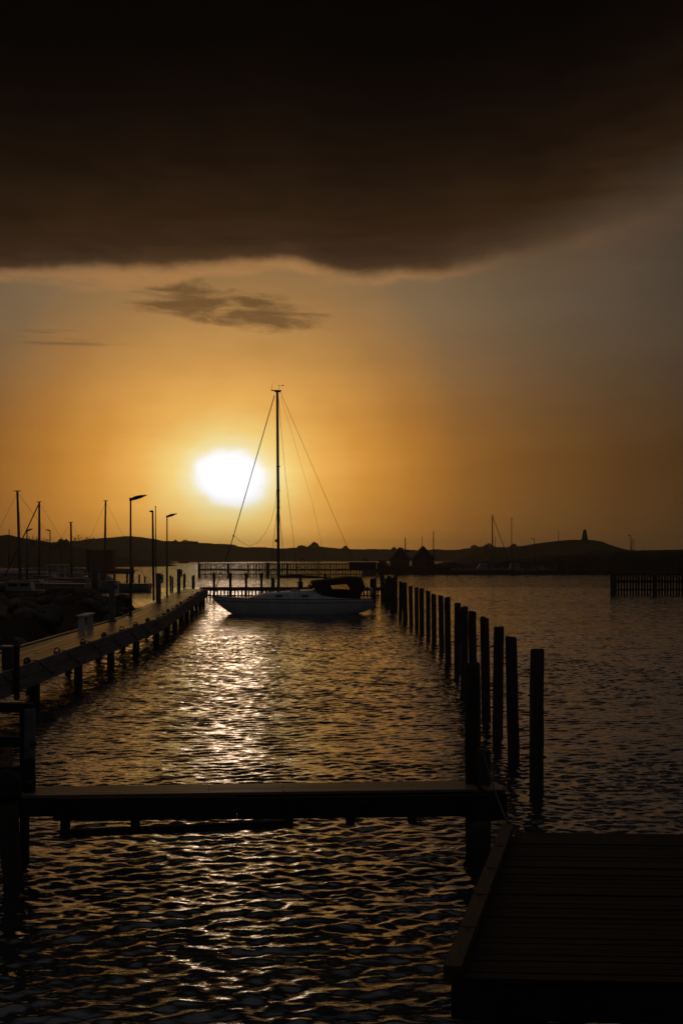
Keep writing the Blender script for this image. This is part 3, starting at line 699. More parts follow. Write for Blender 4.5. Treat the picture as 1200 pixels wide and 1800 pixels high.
def pole(name, px, ytop, ybot, D, r0, label, cat, bits=(), lean=0, group=None):
    zb = zat(ybot, D); q = thing(name, label, cat, (xat(px, D), D, zb), 0, group); H = zat(ytop, D) - zb
    MB().tube([(0, 0, 0), (lean * .5, 0, H * .5), (lean, 0, H)], [r0, r0, r0 * .7], 8).build('pole', M['metal'], q)
    for (kind, *a) in bits:
        if kind == 'bar': MB().beam((lean + a[0], 0, H * a[2]), (lean + a[1], 0, H * a[2]), a[3], a[3]).build('cross_bar', M['metal'], q)
        if kind == 'knob': MB().box((lean + a[0], 0, H * a[1]), (a[2], a[2], a[2] * .7), bev=a[2] * .15).build('fitting', M['metal'], q)
        if kind == 'stay': MB().tube([(lean, 0, H * a[0]), (a[1], 0, a[2])], a[3], 5).build('stay', M['wire'], q)
    return q
pole('boat_mast', 270.5, 898, 1056, 77, .075, 'thick dark pole with a stub at its top between the two pier lamps', 'pole', [('knob', -.1, .995, .16), ('bar', -.14, .03, 1.0, .06)], lean=-.07)  # two bare boat masts, stood as plain poles without their boats
pole('boat_mast', 275, 890, 1056, 76, .035, 'thin pole standing tight against the thick dark pole on the pier', 'pole', [('knob', 0, 1.0, .07)], lean=-.05)
pole('signal_pole', 712, 944, 985, 262, .12, 'antenna pole with a box and arms behind the left boathouse', 'pole', [('bar', -.9, .3, .42, .09), ('knob', .55, .40, .55), ('bar', -.5, .1, .5, .06)])
pole('signal_pole', 741.5, 943, 985, 268, .06, 'thin plain pole behind the right boathouse', 'pole')
pole('signal_pole', 761.5, 934, 1008, 250, .10, 'tall pole with fittings right of the boathouses', 'pole', [('knob', .08, .78, .24), ('knob', -.02, .97, .16), ('stay', .62, .9, 2.0, .03)])
pole('signal_pole', 981, 932, 955, 480, .12, 'thin plain pole on the headland slope left of the tower', 'pole')
pole('signal_pole', 16.5, 930, 1000, 170, .07, 'thin short pole on the left hill by the picture edge', 'pole')
pole('signal_pole', 108.5, 950, 986, 180, .08, 'faint short pole in front of the left hill', 'pole')
q = thing('ladder_mast', 'narrow lattice ladder mast right beside the mole lamp', 'ladder', (xat(1112, 272), 272, 4.2))
hh = zat(947, 272) - 4.2
for s in (-.22, .22): MB().beam((s, 0, 0), (s, 0, hh), .07, .07).build('rail', M['metal'], q)
for i in range(7): MB().beam((-.22, 0, .3 + i * hh / 7.4), (.22, 0, .3 + i * hh / 7.4), .05, .05).build('rung', M['metal'], q)

# ---------------------------------------------------------------- sailboat (bow to the left)
BD = 84.3; S = BD / F; BX = (517 - 600) * S
BT = thing('sailboat', 'white sloop with bare mast and dark cockpit canopy lying across the channel', 'sailboat', (BX, BD, 0))
def bp(px, py, y=0.0): return Vector(((px - 517) * S, y, CH - (py - HY) * S))
def loft(stations, name, mat, parent, smooth=True, close=True):
    b = MB(); n = len(stations[0]); vs = [p for s_ in stations for p in s_]; fs = []
    for i in range(len(stations) - 1):
        for j in range(n - 1): fs.append((i * n + j, (i + 1) * n + j, (i + 1) * n + j + 1, i * n + j + 1))
    b.add(vs, fs, smooth)
    if close: b.add(stations[0], [tuple(range(n))]); b.add(stations[-1], [tuple(range(n - 1, -1, -1))])
    return b.build(name, mat, parent)
xs_ = [373, 378, 386, 396, 409, 430, 460, 500, 545, 590, 622, 640, 653]
sheer = [1049.5, 1049.8, 1050.2, 1050.6, 1051, 1051.6, 1052.2, 1052.8, 1053, 1052.6, 1052.3, 1052.2, 1052.3]
keel = [1050.6, 1056.5, 1064, 1071.5, 1080, 1090, 1096, 1098, 1097, 1090, 1081, 1075, 1069.5]
halfb = [.02, .16, .38, .62, .88, 1.2, 1.5, 1.68, 1.72, 1.62, 1.42, 1.22, 1.05]
st_ = []
for px, sh, kl, hb in zip(xs_, sheer, keel, halfb):
    zt = bp(px, sh).z; zk = bp(px, kl).z; X = (px - 517) * S; prof = []
    for t in np.linspace(0, 1, 9):     # near side down to keel and up the far side
        a = t * math.pi / 2; prof.append((math.cos(a) ** .75, math.sin(a) ** 1.25))
    ring = [(X, -hb * c, zt + (zk - zt) * s) for c, s in prof] + [(X, hb * c, zt + (zk - zt) * s) for c, s in prof[-2::-1]]
    st_.append([Vector(p) for p in ring])
hull = loft(st_, 'hull', M['white'], BT)
# raked transom
last = st_[-1]; tr = [p + Vector(((662 - 653) * S * min(1, max(0, (last[0].z - p.z) / .62)), 0, 0)) for p in last]
loft([last, [Vector((t.x + .01, t.y, t.z)) for t in tr]], 'transom', M['white'], BT, False)
# boot stripe and rub strake along the near and far sides
for sgn in (-1, 1):
    L = [];
    for s_, px, hb, sh in zip(st_, xs_, halfb, sheer): L.append(Vector(((px - 517) * S, sgn * (hb * .985 + .01), bp(px, sh + 5.2).z)))
    MB().tube(L[1:], .022, 5).build('rub_strake', M['strake'], hull)
    L = [Vector(((px - 517) * S, sgn * (hb + .005), bp(px, sh).z + .03)) for px, hb, sh in zip(xs_, halfb, sheer)]
    MB().tube(L, .03, 5).build('toe_rail', M['alu'], hull)
# deck and coachroof
dk = [[Vector(((px - 517) * S, -hb * .99, bp(px, sh).z)), Vector(((px - 517) * S, 0, bp(px, sh).z + .06)), Vector(((px - 517) * S, hb * .99, bp(px, sh).z))] for px, hb, sh in zip(xs_, halfb, sheer)]
loft(dk, 'deck', M['white'], BT, False, False)
cr = []
for px, top, w in ((438, 1050.5, .45), (450, 1046.5, .62), (462, 1043.2, .78), (478, 1041, .92), (505, 1039.2, 1.02), (535, 1037, 1.10), (552, 1036.5, 1.12), (560, 1040.5, 1.15), (567, 1044.5, 1.2), (590, 1049, 1.25), (632, 1050.5, 1.15)):
    z0 = bp(px, 1053).z; z1 = bp(px, top).z; X = (px - 517) * S
    cr.append([Vector((X, -w, z0)), Vector((X, -w * .93, z0 + (z1 - z0) * .75)), Vector((X, -w * .78, z1 - .02)), Vector((X, 0, z1 + .04)), Vector((X, w * .78, z1 - .02)), Vector((X, w * .93, z0 + (z1 - z0) * .75)), Vector((X, w, z0))])
roof = loft(cr, 'coachroof', M['white'], BT, False)
for px, wd in ((491, 12), (537, 11)):
    y = -1.10 if px < 500 else -1.155
    MB().beam((bp(px - wd / 2, 1046.8).x, y + .055, bp(0, 1047).z), (bp(px + wd / 2, 1046).x, y + .015, bp(0, 1046.3).z), .07, .11).build('window', M['glass'], roof)
MB().box(bp(520, 1038.6, 0) + Vector((0, 0, .05)), (.7, .7, .10), bev=.02).build('hatch', M['strake'], roof)
for px in (470, 476, 508): MB().tube([bp(px, 1043, -.3), bp(px, 1038.5, -.3)], .03, 6).build('vent', M['galv'], roof)
# canopy over the cockpit
CV = bpy.data.objects.new('canopy', None)
def pr(px, py, y=0.0): return bp(px, py, y)
cw = 1.12
cs = [[(545.5, 1023.5, .80), (548, 1022.7, .9)], ]
b = MB()
side = [(546, 1023), (575, 1020), (610, 1015.2), (635.5, 1016.2), (641, 1030), (632, 1051), (593, 1050), (566, 1044.5), (556, 1036.5)]
wi = [(579.3, 1028.8), (608.5, 1025.8), (618, 1038.5), (588.3, 1042.3)]
def yy_(py): return cw * (.86 + .14 * min(1, max(0, (py - 1016) / 22.)))
frames = []
for sgn in (-1, 1):
    o = [pr(x_, y_, sgn * yy_(y_)) for x_, y_ in side]; w_ = [pr(x_, y_, sgn * yy_(y_)) for x_, y_ in wi]
    off = len(b.v)
    # outer loop split around the window hole
    fs = [(0, 1, 9), (1, 2, 10, 9), (2, 3, 10), (3, 4, 11, 10), (4, 5, 11), (5, 6, 12, 11), (6, 7, 12), (7, 8, 9, 12), (8, 0, 9)]
    b.add(o + w_, fs)
    frames.append((o, w_))
a0, a1 = frames[0][0], frames[1][0]
mid_up = .10
for i in (0, 1, 2):
    m0 = (a0[i] + a1[i]) / 2 + Vector((0, 0, mid_up)); m1 = (a0[i + 1] + a1[i + 1]) / 2 + Vector((0, 0, mid_up))
    b.add([a0[i], a0[i + 1], m1, m0, a1[i + 1], a1[i]], [(0, 1, 2, 3), (3, 2, 4, 5)])
m3 = (a0[3] + a1[3]) / 2 + Vector((0, 0, mid_up))
b.add([a0[3], a0[4], a1[4], a1[3], m3], [(0, 1, 2, 3, 4)]); 
cvo = b.build('canopy', M['canvas'], BT)
for (o, w_) in frames: MB().add(w_, [(0, 1, 2, 3)]).build('side_window', M['vinyl'], cvo)
# sprayhood screen at the front
fr_ = [(546, 1023), (541.5, 1030), (551, 1036.6), (556, 1036.5)]
for sgn in (-1, 1):
    MB().add([pr(x_, y_, sgn * yy_(y_) * .98) for x_, y_ in fr_], [(0, 1, 2, 3)]).build('windscreen', M['vinyl'], cvo)
    MB().tube([pr(546, 1022.8, sgn * .98), pr(541.5, 1030, sgn * 1.0), pr(541, 1036, sgn * 1.0)], .025, 5).build('screen_frame', M['paint'], cvo)
    MB().tube([pr(635.5, 1016, sgn * 1.0), pr(640.5, 1030, sgn * 1.05)], .022, 5).build('screen_frame', M['paint'], cvo)
# pushpit, pulpit, lifelines
b = MB()
for sgn in (-1, 1):
    b.tube([pr(632, 1052, sgn * 1.15), pr(634, 1044, sgn * 1.15), pr(638, 1035.5, sgn * 1.12), pr(644, 1032.5, sgn * 1.05), pr(650, 1033.5, sgn * .9), pr(654, 1050, sgn * .95)], .018, 6)
    b.tube([pr(634.5, 1043.5, sgn * 1.15), pr(652, 1043.5, sgn * .93)], .014, 6)
b.tube([pr(650, 1033.5, -.9), pr(650, 1033.5, .9)], .018, 6)
b.build('pushpit', M['galv'], BT)
MB().box(pr(652, 1037, -.7), (.20, .12, .34), bev=.03).build('lifebuoy_case', M['paint'], BT)
b = MB()
for sgn in (-1, 1):
    b.tube([pr(374, 1049, 0), pr(375, 1040, sgn * .12), pr(386, 1037.5, sgn * .4), pr(398, 1038.5, sgn * .58), pr(399, 1050.5, sgn * .62)], .016, 6)
b.build('pulpit', M['galv'], BT)
for sgn in (-1, 1):
    b = MB(); tops = [(399, .6), (430, 1.12), (470, 1.48), (520, 1.66), (570, 1.62), (628, 1.3)]
    for px, y in tops[1:-1]: b.tube([pr(px, 1052, sgn * y), pr(px, 1038, sgn * y)], .011, 5)
    b.tube([pr(px, 1038.5, sgn * y) for px, y in tops], .005, 4)
    b.build('lifeline', M['wire'], BT)
# mast and rigging
mt = MB().tube([pr(489.5, 1041), pr(488.6, 860), pr(487.3, 687)], [.098, .095, .082], 12).build('mast', M['alu'], BT)
MB().beam(pr(477, 686.2), pr(494.5, 686.6), .07, .07).build('masthead_bar', M['alu'], mt)
MB().box(pr(488, 687.5), (.42, .14, .14), bev=.02).build('masthead', M['alu'], mt)
MB().tube([pr(477, 686), pr(477, 683.5), pr(479.5, 672)], [.018, .014, .006], 5).build('antenna', M['wire'], mt)
b = MB(); b.tube([pr(490.3, 686), pr(490.5, 676)], .010, 5); b.tube([pr(489, 677.6), pr(497, 677.4)], .008, 4); b.box(pr(497, 677.4), (.10, .02, .07)); b.build('wind_vane', M['wire'], mt)
for py in (820, 862, 892): MB().box(pr(488.9, py), (.25, .16, .06)).build('mast_fitting', M['alu'], mt)
MB().tube([pr(485.3, 948, -.12), pr(485.3, 953, -.12)], .07, 8).build('winch', M['galv'], mt)
for sgn in (-1, 1): MB().tube([pr(488.8, 880, 0), pr(490.5, 879, sgn * 1.0)], .022, 6).build('spreader', M['alu'], mt)
bo = MB().tube([pr(492, 1014.5), pr(578, 1015.6)], .062, 10).build('boom', M['alu'], BT)
MB().tube([pr(492, 1012.6, 0), pr(520, 1012.2, 0), pr(560, 1013.6, 0)], [.05, .07, .04], 8).build('sail_cover', M['canvas'], bo)
def wire(name, pts, r_): MB().tube([pr(*p) for p in pts], r_, 5, False).build(name, M['wire'], BT)
wire('forestay', [(482.3, 695, 0), (410, 944, 0), (375, 1048, 0)], .030)
wire('backstay', [(493, 689, 0), (608.5, 958, 0), (655, 1051, 0)], .012)
wire('topping_lift', [(493, 695, 0), (548, 880, 0), (578, 1014, 0)], .007)
for sgn in (-1, 1):
    wire('shroud', [(488.5, 690, 0), (502.5, 835, sgn * 1.0), (516, 940, sgn * 1.3), (528, 1050, sgn * 1.6)] if sgn < 0 else [(488.5, 692, 0), (490, 880, 1.0), (488, 1050, 1.6)], .011)
    wire('lower_shroud', [(488.5, 884, 0), (480, 960, sgn * .8), (473, 1050, sgn * 1.5)], .009)
    wire('lower_shroud', [(488.9, 884, 0), (497, 960, sgn * .8), (500, 1050, sgn * 1.6)], .009)
# slack halyard
L = []
P_ = [(410.5, 941), (424, 953), (437, 959.5), (452, 955), (466, 938), (477, 915), (483.5, 890), (486.5, 860)]
wire('halyard', [(x_, y_, -.05) for x_, y_ in P_], .011)
MB().box(pr(410.4, 941.5), (.09, .09, .12)).build('shackle', M['wire'], BT)
# mooring lines of the boat
a = BT.location + pr(376, 1049, 0); c = pier_pt(99.0, .1, PD + .1)
meta(MB().tube([a, a.lerp(c, .35) + Vector((0, 0, -.30)), a.lerp(c, .7) + Vector((0, 0, -.28)), c], .014, 5).build('mooring_line', M['rope']), 'slack bow line between the white sloop and the left pier', 'rope')
D15 = dwat(1090); a = BT.location + pr(655, 1052, -.4); c = Vector((xat(713, D15) - .1, D15, 1.3))
meta(MB().tube([a, a.lerp(c, .5) + Vector((0, 0, -.35)), c], .014, 5).build('mooring_line', M['rope']), 'stern line from the white sloop to a pile of the right-hand row', 'rope')

# ---------------------------------------------------------------- slatted jetty right behind the boat
JD = 117.0; J = thing('slatted_jetty', 'low dark slatted jetty right behind the white sloop', 'jetty', (0, JD, 0))
x0, x1 = xat(352, JD), xat(668, JD)
MB().box(((x0 + x1) / 2, .5, .86), (x1 - x0, 1.2, .12), bev=.01).build('walkway_deck', M['deck'], J)
MB().box(((x0 + x1) / 2, -.14, .70), (x1 - x0, .10, .26)).build('rail', M['dark'], J)
MB().box(((x0 + x1) / 2, -.14, .12), (x1 - x0, .10, .12)).build('rail', M['dark'], J)
x = x0; 
while x < x1:
    MB().box((x, -.21, .30), (.15, .04, 1.05)).build('slat', M['dark'], J); x += .325
for px, yt, w in ((377, 1007, 4), (405.5, 1007, 4.4), (433, 1007, 4), (460, 1007, 4), (480, 1015, 6.5), (528, 1009, 4.5), (572, 1010, 5), (340, 1012, 3.6), (325, 1009, 3.8)):
    q = MB().box((xat(px, JD), -.34, (zat(yt, JD) - .8) / 2), (w * JD / F, .22, zat(yt, JD) + .8), bev=.02).build('upright', M['pile'], J)
MB().box((xat(528, JD), -.34, zat(1029, JD)), (.46, .4, .75), bev=.05).build('fender', M['dark'], J)
# notice board
ND = 116.0; q = thing('notice_board', 'dark board raised on two legs astern of the sailboat', 'notice board', (0, ND, 0))
xa, xb = xat(613, ND), xat(661, ND)
MB().box(((xa + xb) / 2, 0, (zat(988, ND) + zat(1001, ND)) / 2), (xb - xa, .08, zat(988, ND) - zat(1001, ND)), bev=.01).build('panel', M['strake'], q)
xm = xat(637, ND)
MB().box(((xm + xb) / 2, -.03, (zat(1001.3, ND) + zat(1013.5, ND)) / 2), (xb - xm, .08, zat(1001.3, ND) - zat(1013.5, ND)), bev=.01).build('panel', M['grey'], q)
for px in (614.5, 660.5): MB().beam((xat(px, ND), .06, -.5), (xat(px, ND), .06, zat(988.5, ND)), .10, .10).build('leg', M['dark'], q)

# far slatted breakwater
def breakwater(name, label, D, p0, p1, yt, yb, pitch, sw, posts_, rails, ext=0):
    o = thing(name, label, 'breakwater', (0, D, 0)); xa, xb = xat(p0, D), xat(p1, D) + ext
    zt = zat(yt, D); x = xa; i = 0; me = MB().box((0, 0, 0), (sw, .06, zt + .35)).build('slat', M['dark'], o, (x, -.1, (zt - .35) / 2))
    x += pitch
    while x < xb:
        c = me.copy(); COL.objects.link(c); c.parent = o; c.location = (x + random.uniform(-.02, .02), -.1, (zt - .35) / 2 + random.uniform(-.04, .03)); x += pitch; i += 1
    for r0_, r1_ in rails: MB().box(((xa + xb) / 2, 0, (zat(r0_, D) + zat(r1_, D)) / 2), (xb - xa, .12, zat(r0_, D) - zat(r1_, D))).build('rail', M['dark'], o)
    for px, w, yt2 in posts_: pile_mesh(w * D / F / 2, -1.0, zat(yt2, D), int(px)).build('upright', M['pile'], o, (xat(px, D), -.25, 0))
breakwater('slatted_breakwater', 'long far slatted timber breakwater beyond the sailboat', 226, 349, 672, 990, 1012, .278, .20, [(470, 6, 989), (402, 2.4, 990), (436, 2.4, 990), (560, 2.6, 989), (350, 2.6, 990), (505, 2.4, 990)], [(1000, 1003), (990.5, 992), (1009, 1010.5)])
breakwater('slatted_breakwater', 'nearer slatted breakwater fence at the right edge of the picture', 126, 1076, 1206, 1009, 1043, .29, .185, [(1076, 10.5, 1008), (1149, 7, 1008)], [(1020, 1024), (1035, 1038), (1008.5, 1011)], ext=3.0)

# posts in front of the mole
for i, px in enumerate((745, 786, 803, 858, 901, 924, 943, 972.5, 994, 1016, 1037, 1064)):
    D = 240; q = thing('mooring_pile', 'small dark pile, %s from the left in the far line before the mole' % (['first'] + ORD[1:])[i], 'mooring pile', (xat(px, D), D, 0), 0, 'far piles before the mole')
    pile_mesh(.16, -1, zat(995 if px < 820 else 990, D), i + 70, n=8).build('shaft', M['pile'], q)
# low jetty linking those posts
q = thing('mole_jetty', 'low dark jetty along the foot of the mole', 'jetty', (0, 243, 0))
MB().box((xat(910, 243), 0, .55), (xat(1075, 243) - xat(745, 243), 1.6, .5)).build('walkway_deck', M['dark'], q)
MB().box((xat(910, 243), -.85, .45), (xat(1075, 243) - xat(745, 243), .08, .7)).build('side_board', M['dark'], q)
# dark slatted screen towards the huts
q = thing('quay_fence', 'dark board fence on the quay between the breakwater and the boathouses', 'fence', (0, 252, 0))
x = xat(664, 252); xe = xat(800, 252); i = 0
MB().box(((x + xe) / 2, .1, 1.0), (xe - x, .12, .2)).build('rail', M['dark'], q)
while x < xe:
    hb_ = 3.0 if x < xat(682, 252) else 2.05
    MB().box((x, 0, -.75 + hb_ / 2), (.30, .06, hb_ + .1 * math.sin(i))).build('board', M['dark'], q); x += .34; i += 1

# boathouses
def hut(px0, px1, yap, yea, D, label, rz=0.0):
    x0, x1 = xat(px0, D), xat(px1, D); w = x1 - x0; zb = 1.4; ze = zat(yea, D); za = zat(yap, D); dp = 5.0
    o = thing('boathouse', label, 'boathouse', ((x0 + x1) / 2, D, zb), rz, 'boathouses on the quay'); hw = w / 2 - .25; e = ze - zb; a = za - zb - .15
    vs = [(-hw, 0, 0), (hw, 0, 0), (hw, 0, e), (0, 0, a), (-hw, 0, e), (-hw, dp, 0), (hw, dp, 0), (hw, dp, e), (0, dp, a), (-hw, dp, e)]
    MB().add(vs, [(0, 1, 2, 3, 4), (9, 8, 7, 6, 5), (0, 5, 6, 1), (1, 6, 7, 2), (4, 9, 5, 0), (2, 7, 8, 3), (3, 8, 9, 4)]).build('wall', M['hut'], o)
    for s in (-1, 1):
        p = [Vector((0, -.3, a + .15)), Vector((s * (hw + .35), -.3, e - .12))]; q_ = [Vector((0, dp + .3, a + .15)), Vector((s * (hw + .35), dp + .3, e - .12))]
        up = Vector((0, 0, .12)); MB().add([p[0], p[1], q_[1], q_[0], p[0] + up, p[1] + up, q_[1] + up, q_[0] + up], [(3, 2, 1, 0), (4, 5, 6, 7), (0, 1, 5, 4), (1, 2, 6, 5), (2, 3, 7, 6), (3, 0, 4, 7)]).build('roof', M['roof'], o)
        MB().beam((0, -.33, a + .13), (s * (hw + .35), -.33, e - .10), .04, .18).build('barge_board', M['grey'], o)
        MB().box((s * (hw - .06), -.03, e / 2), (.14, .05, e)).build('corner_board', M['grey'], o)
    dr = MB().box((-.15, -.03, 1.0), (.95, .05, 2.0)).build('door', M['roof'], o); MB().box((.22, -.07, 1.0), (.05, .05, .12)).build('handle', M['galv'], dr)
    wn_ = MB().box((hw * .55, -.025, 1.35), (.55, .04, .6)).build('window', M['glass'], o)
    MB().box((hw * .55, -.055, 1.03), (.65, .06, .06)).build('sill', M['paint'], wn_)
    for xx in (-hw * .45, hw * .18): MB().box((xx, -.03, e * .5 + .4), (.06, .05, e + .5)).build('batten', M['grey'], o)
hut(684, 722, 962.5, 984, 262, 'left boathouse with a low gable and pale corner boards')
hut(723, 765, 960.5, 983, 262, 'right boathouse with the steeper gable on the quay')
for px, y0_, w_, h_, lab in ((672, 996, 1.6, 1.2, 'dark storage bin left of the boathouses'),):
    q = thing('storage_bin', lab, 'storage bin', (xat(px, 258), 258, 1.5)); MB().box((0, 0, h_ / 2), (w_, 1.0, h_), bev=.06).build('bin_body', M['strake'], q); MB().box((0, 0, h_ + .05), (w_ + .1, 1.1, .1), bev=.03).build('lid', M['strake'], q)

# ---------------------------------------------------------------- small boats
def small_boat(name, label, cat, loc, L, B, H, cabin, rz=0.0, mast=None, group=None, flip=1):
    o = thing(name, label, cat, loc, rz, group); st2 = []
    for t in np.linspace(0, 1, 9):
        X = (t - .5) * L * flip; hb = B / 2 * min(1, .04 + 1.5 * t ** .7 if t < .5 else 1.05 - .18 * (t - .5)); sh = H * (1.12 - .25 * t + .12 * t * t)
        zk = -.25 if t > .12 else H * .5 * (1 - t / .12) - .2
        rake = (1 - t) ** 6 * .0
        prof = [(1, sh), (.96, sh * .5), (.7, 0.0), (0, zk - .05)]
        st2.append([Vector((X, -hb * c, z)) for c, z in prof] + [Vector((X, hb * c, z)) for c, z in prof[-2::-1]])
    hl = loft(st2, 'hull', M['old_gelcoat'], o)
    dk2 = [[s_[0], s_[-1]] for s_ in st2]; loft(dk2, 'deck', M['old_gelcoat'], o, False, False)
    MB().tube([s_[0] + Vector((0, -.01, -.08)) for s_ in st2[1:]], .03, 4).build('rub_strake', M['strake'], hl)
    if cabin:
        a, c, hh_ = cabin; xa, xb = (a - .5) * L * flip, (c - .5) * L * flip; w = B * .36; z0 = H * .85
        vs = [(xa, -w, z0), (xb, -w, z0), (xb, w, z0), (xa, w, z0), (xa + (xb - xa) * .28, -w * .85, z0 + hh_), (xb - (xb - xa) * .05, -w * .85, z0 + hh_), (xb - (xb - xa) * .05, w * .85, z0 + hh_), (xa + (xb - xa) * .28, w * .85, z0 + hh_)]
        cb_ = MB().add(vs, [(3, 2, 1, 0), (4, 5, 6, 7), (0, 1, 5, 4), (1, 2, 6, 5), (2, 3, 7, 6), (3, 0, 4, 7)]).build('cabin', M['old_gelcoat'], o)
        n_ = 2 if hh_ > .5 else 1
        for i in range(n_):
            f0 = .34 + i * .32; f1 = f0 + .24 if n_ == 2 else .85; zz = z0 + hh_ * .62
            MB().beam((xa + (xb - xa) * f0, -w * .895, zz), (xa + (xb - xa) * f1, -w * .895, zz), .03, hh_ * .42).build('window', M['glass'], cb_)
    MB().tube([(L * .48 * flip, -B * .35, H), (L * .48 * flip, -B * .35, H + .5), (L * .48 * flip, B * .35, H + .5), (L * .48 * flip, B * .35, H)], .02, 5).build('stern_rail', M['galv'], o)
    if mast:
        Hm, fx, rr = mast[:3]; X = (fx - .5) * L * flip; ln = mast[3] if len(mast) > 3 else 0
        mm = MB().tube([(X, 0, H * .8), (X + ln * .5, 0, Hm * .5), (X + ln, 0, Hm)], [rr, rr, rr * .75], 8).build('mast', M['alu'], o)
        MB().beam((X + ln - .25, 0, Hm), (X + ln + .25, 0, Hm), .06, .06).build('masthead_bar', M['alu'], mm)
        MB().tube([(X, 0, H + 1.0), (X + L * .33 * flip, 0, H + 1.05)], .05, 6).build('boom', M['alu'], o)
        fr = .010 if len(mast) < 5 else mast[4]
        MB().tube([(X + ln, 0, Hm * .985), (-L * .49 * flip, 0, H * 1.1)], fr, 5).build('forestay', M['wire'], o)
        MB().tube([(X + ln, 0, Hm * .985), (L * .48 * flip, 0, H)], .009, 4).build('backstay', M['wire'], o)
        for s in (-1, 1): MB().tube([(X + ln, 0, Hm * .97), (X + .15, s * B * .45, H)], .008, 4).build('shroud', M['wire'], o)
    return o
# moored sailboats of the left basin: mast px, masthead row
def basin_sail(px, ytop, D, L, label, rr, ln=0, flip=1, fr=.010, z=0.0, name='sailboat'):
    X = xat(px, D); fx = .42; x0 = X - (fx - .5) * L * flip
    small_boat(name, label, 'sailboat', (x0 - ln, D, z), L, L * .3, .85, (.25, .62, .38), 0, (zat(ytop, D) - z, fx, rr * 1.25, ln, fr), 'sailboats in the small left basin', flip)
basin_sail(31, 863, 92, 8.5, 'sailboat at far left whose tall mast leans slightly left', .085, -.25, 1, z=1.0)
basin_sail(69.5, 882, 118, 8.0, 'sailboat in the left basin with a furled sail on its forestay', .10, 0, 1, .055, z=0.9)
basin_sail(125, 918, 130, 7.5, 'sailboat with the shortest mast of the left basin', .095, -.1, -1, z=.3)
basin_sail(186, 880, 134, 8.5, 'sailboat with the rightmost mast of the left basin', .095, .15, 1)
small_boat('motorboat', 'pale cabin motorboat on the quay at the far left edge', 'motorboat', (xat(24, 80), 80, 1.15), 4.3, 1.7, .55, (.28, .80, .62), 0.05)
small_boat('motorboat', 'small open motorboat beside the basin quay right of the cabin boat', 'motorboat', (xat(80, 101), 101, 1.2), 4.2, 1.7, .6, (.3, .6, .25), -.2)
# canopy frame near the basin
q = thing('shelter_frame', 'pale flat-topped shelter frame on the quay below the left hill', 'shelter', (xat(98, 150), 150, .9))
for s in (-1.0, .35, 1.15): MB().beam((s, 0, 0), (s, 0, 1.75), .16, .16).build('post', M['paint'], q)
MB().box((.1, .5, 1.8), (2.6, 1.6, .10), bev=.02).build('roof', M['paint'], q)
MB().box((-.4, .2, .55), (.9, .5, .5), bev=.05).build('bench_seat', M['paint'], q)
# walls and kerbs of the left basin
def kerb(p0, p1, D, z, label, name='quay_kerb', mat='concrete', hgt=.22):
    q = thing(name, label, 'kerb', (0, D, z)); xa, xb = xat(p0, D), xat(p1, D)
    n = max(2, int((xb - xa) / 2.4)); w = (xb - xa) / n
    for i in range(n): MB().box((xa + (i + .5) * w, 0, hgt / 2), (w - .03, .45, hgt), bev=.02).build('block', M[mat], q)
kerb(-40, 188, 172, 1.35, 'pale kerb line of the far quay under the left hill', mat='paint')
kerb(-30, 110, 90, 1.2, 'low kerb along the near side of the left basin quay')
q = thing('mooring_jetty', 'thin dark jetty on piles reaching right from the left basin', 'jetty', (0, 150, 0))
xa, xb = xat(150, 150), xat(236, 150)
MB().box(((xa + xb) / 2, 0, zat(1006, 150)), (xb - xa, 1.2, .22)).build('walkway_deck', M['dark'], q)
for px in (160, 181, 203, 225, 235): pile_mesh(.13, -1, zat(1004, 150) - .0 + (.5 if px == 235 else 0), px, n=8).build('pile', M['pile'], q, (xat(px, 150), -.5, 0))
for i, (px, yt, yb) in enumerate(((245, 1010, 1027), (255, 1013, 1027), (300, 1012, 1036), (303.5, 1014, 1036), (279, 1008, 1034), (325, 1009, 1034), (341, 1011, 1034))):
    D = dwat(yb); q = thing('mooring_pile', 'thin pile in the water behind the left pier, %s from the left' % (['first'] + ORD[1:])[i], 'mooring pile', (xat(px, D), D, 0), 0, 'thin piles behind the left pier')
    pile_mesh(3.2 * D / F / 2, -1, zat(yt, D), px, n=8).build('shaft', M['pile'], q)
# tall dark gauge pillar and pump box on the quay
D = 125; q = thing('crane_column', 'thick dark square column beside the left basin', 'column', (xat(157.5, D), D, .5))
MB().box((0, 0, (zat(968, D) - .5) / 2), (.30, .30, zat(968, D) - .5), bev=.03).build('column', M['strake'], q); MB().box((0, 0, zat(968, D) - .5 + .05), (.44, .40, .12), bev=.02).build('head', M['strake'], q)
MB().box((0, -.2, 1.0), (.38, .12, .7)).build('control_box', M['roof'], q)
D = 122; q = thing('pump_box', 'squat dark box with a pale knob right of the thick column', 'box', (xat(167.5, D), D, .4)); MB().box((0, 0, 1.05), (.55, .5, 2.1), bev=.04).build('cabinet', M['strake'], q); MB().box((0, 0, 2.14), (.62, .56, .06)).build('lid', M['grey'], q)
D = 300; q = thing('shore_shed', 'long low dark shed at the foot of the left hill', 'shed', (xat(178, D), D, 0))
zt = zat(967.5, D); wS = (200 - 156) * D / F
MB().box((0, 0, zt / 2 - .3), (wS, 5, zt + .6)).build('wall', M['hut'], q); MB().box((0, 0, zt + .06), (wS + .5, 5.6, .14)).build('roof', M['roof'], q); MB().box((-1.2, -2.53, 1.5), (1.1, .06, 2.1)).build('door', M['roof'], q)
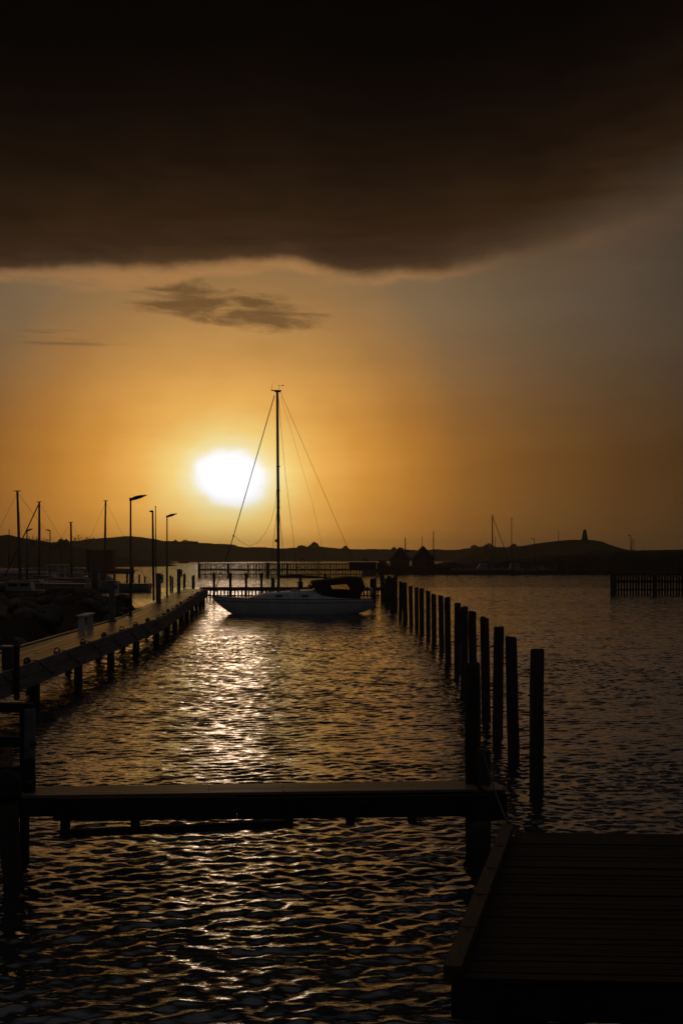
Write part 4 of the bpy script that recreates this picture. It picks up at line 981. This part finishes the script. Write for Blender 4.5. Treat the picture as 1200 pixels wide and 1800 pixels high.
land('shed_ground', xat(60, 300), xat(262, 300), 288, 312, 40, 14, lambda X, Y: -.6 + 1.2 * np.clip(1 - np.abs(Y - 300) / 12, 0, 1) ** .5 * np.clip((xat(262, 300) - X) / 5, 0, 1), M['land'])

# motor boats moored before the mole
for i, (px, L, lab, cab, fl) in enumerate(((850, 6.4, 'dark-looking cabin boat moored left of the tall right-hand mast', (.25, .72, 1.15), 1), (905, 5.6, 'small cabin boat moored under the thin right-hand mast', (.3, .7, 1.2), -1), (950, 6.0, 'low motorboat moored by the mole lamp', (.3, .6, .7), 1), (812, 4.6, 'small open boat moored right of the boathouses', (.35, .55, .3), 1))):
    small_boat('motorboat', lab, 'motorboat', (xat(px, 247), 247, 0), L, 2.3, 1.1, cab, 0, None, 'motorboats moored along the mole', fl)
D = 250; L = 9.5
small_boat('sailboat', 'sailboat by the mole with a thick sail-wrapped stay sloping right', 'sailboat', (xat(865, D) + .08 * L * -1 + .0, D, 0), L, 2.8, 1.0, (.25, .62, .4), 0, (zat(905.5, D), .42, .13, 0, .06), 'sailboats moored along the mole', -1)
small_boat('sailboat', 'sailboat by the mole with a thin mast carrying radar gear', 'sailboat', (xat(905.5, D) + .5, D + 5, 0), 7.5, 2.4, .9, (.25, .62, .4), 0, (zat(911, D + 5), .42, .075), 'sailboats moored along the mole', 1)
pole('signal_pole', 870, 942, 985, 270, .06, 'short thin pole just right of the thick right-hand mast', 'pole')

# ---------------------------------------------------------------- haze
HZ = MB().box((0, 1450, 17), (5900, 3040, 36)).build('haze', M['water'])
HZ['kind'] = 'stuff'; HZ.data.materials.clear()
hm = bpy.data.materials.new('evening_haze'); hm.use_nodes = True; t = hm.node_tree; t.nodes.clear()
pv = t.nodes.new('ShaderNodeVolumePrincipled'); pv.inputs['Color'].default_value = (.95, .93, .9, 1); pv.inputs['Density'].default_value = .00025; pv.inputs['Anisotropy'].default_value = .72
ou = t.nodes.new('ShaderNodeOutputMaterial'); t.links.new(pv.outputs[0], ou.inputs['Volume']); HZ.data.materials.append(hm)
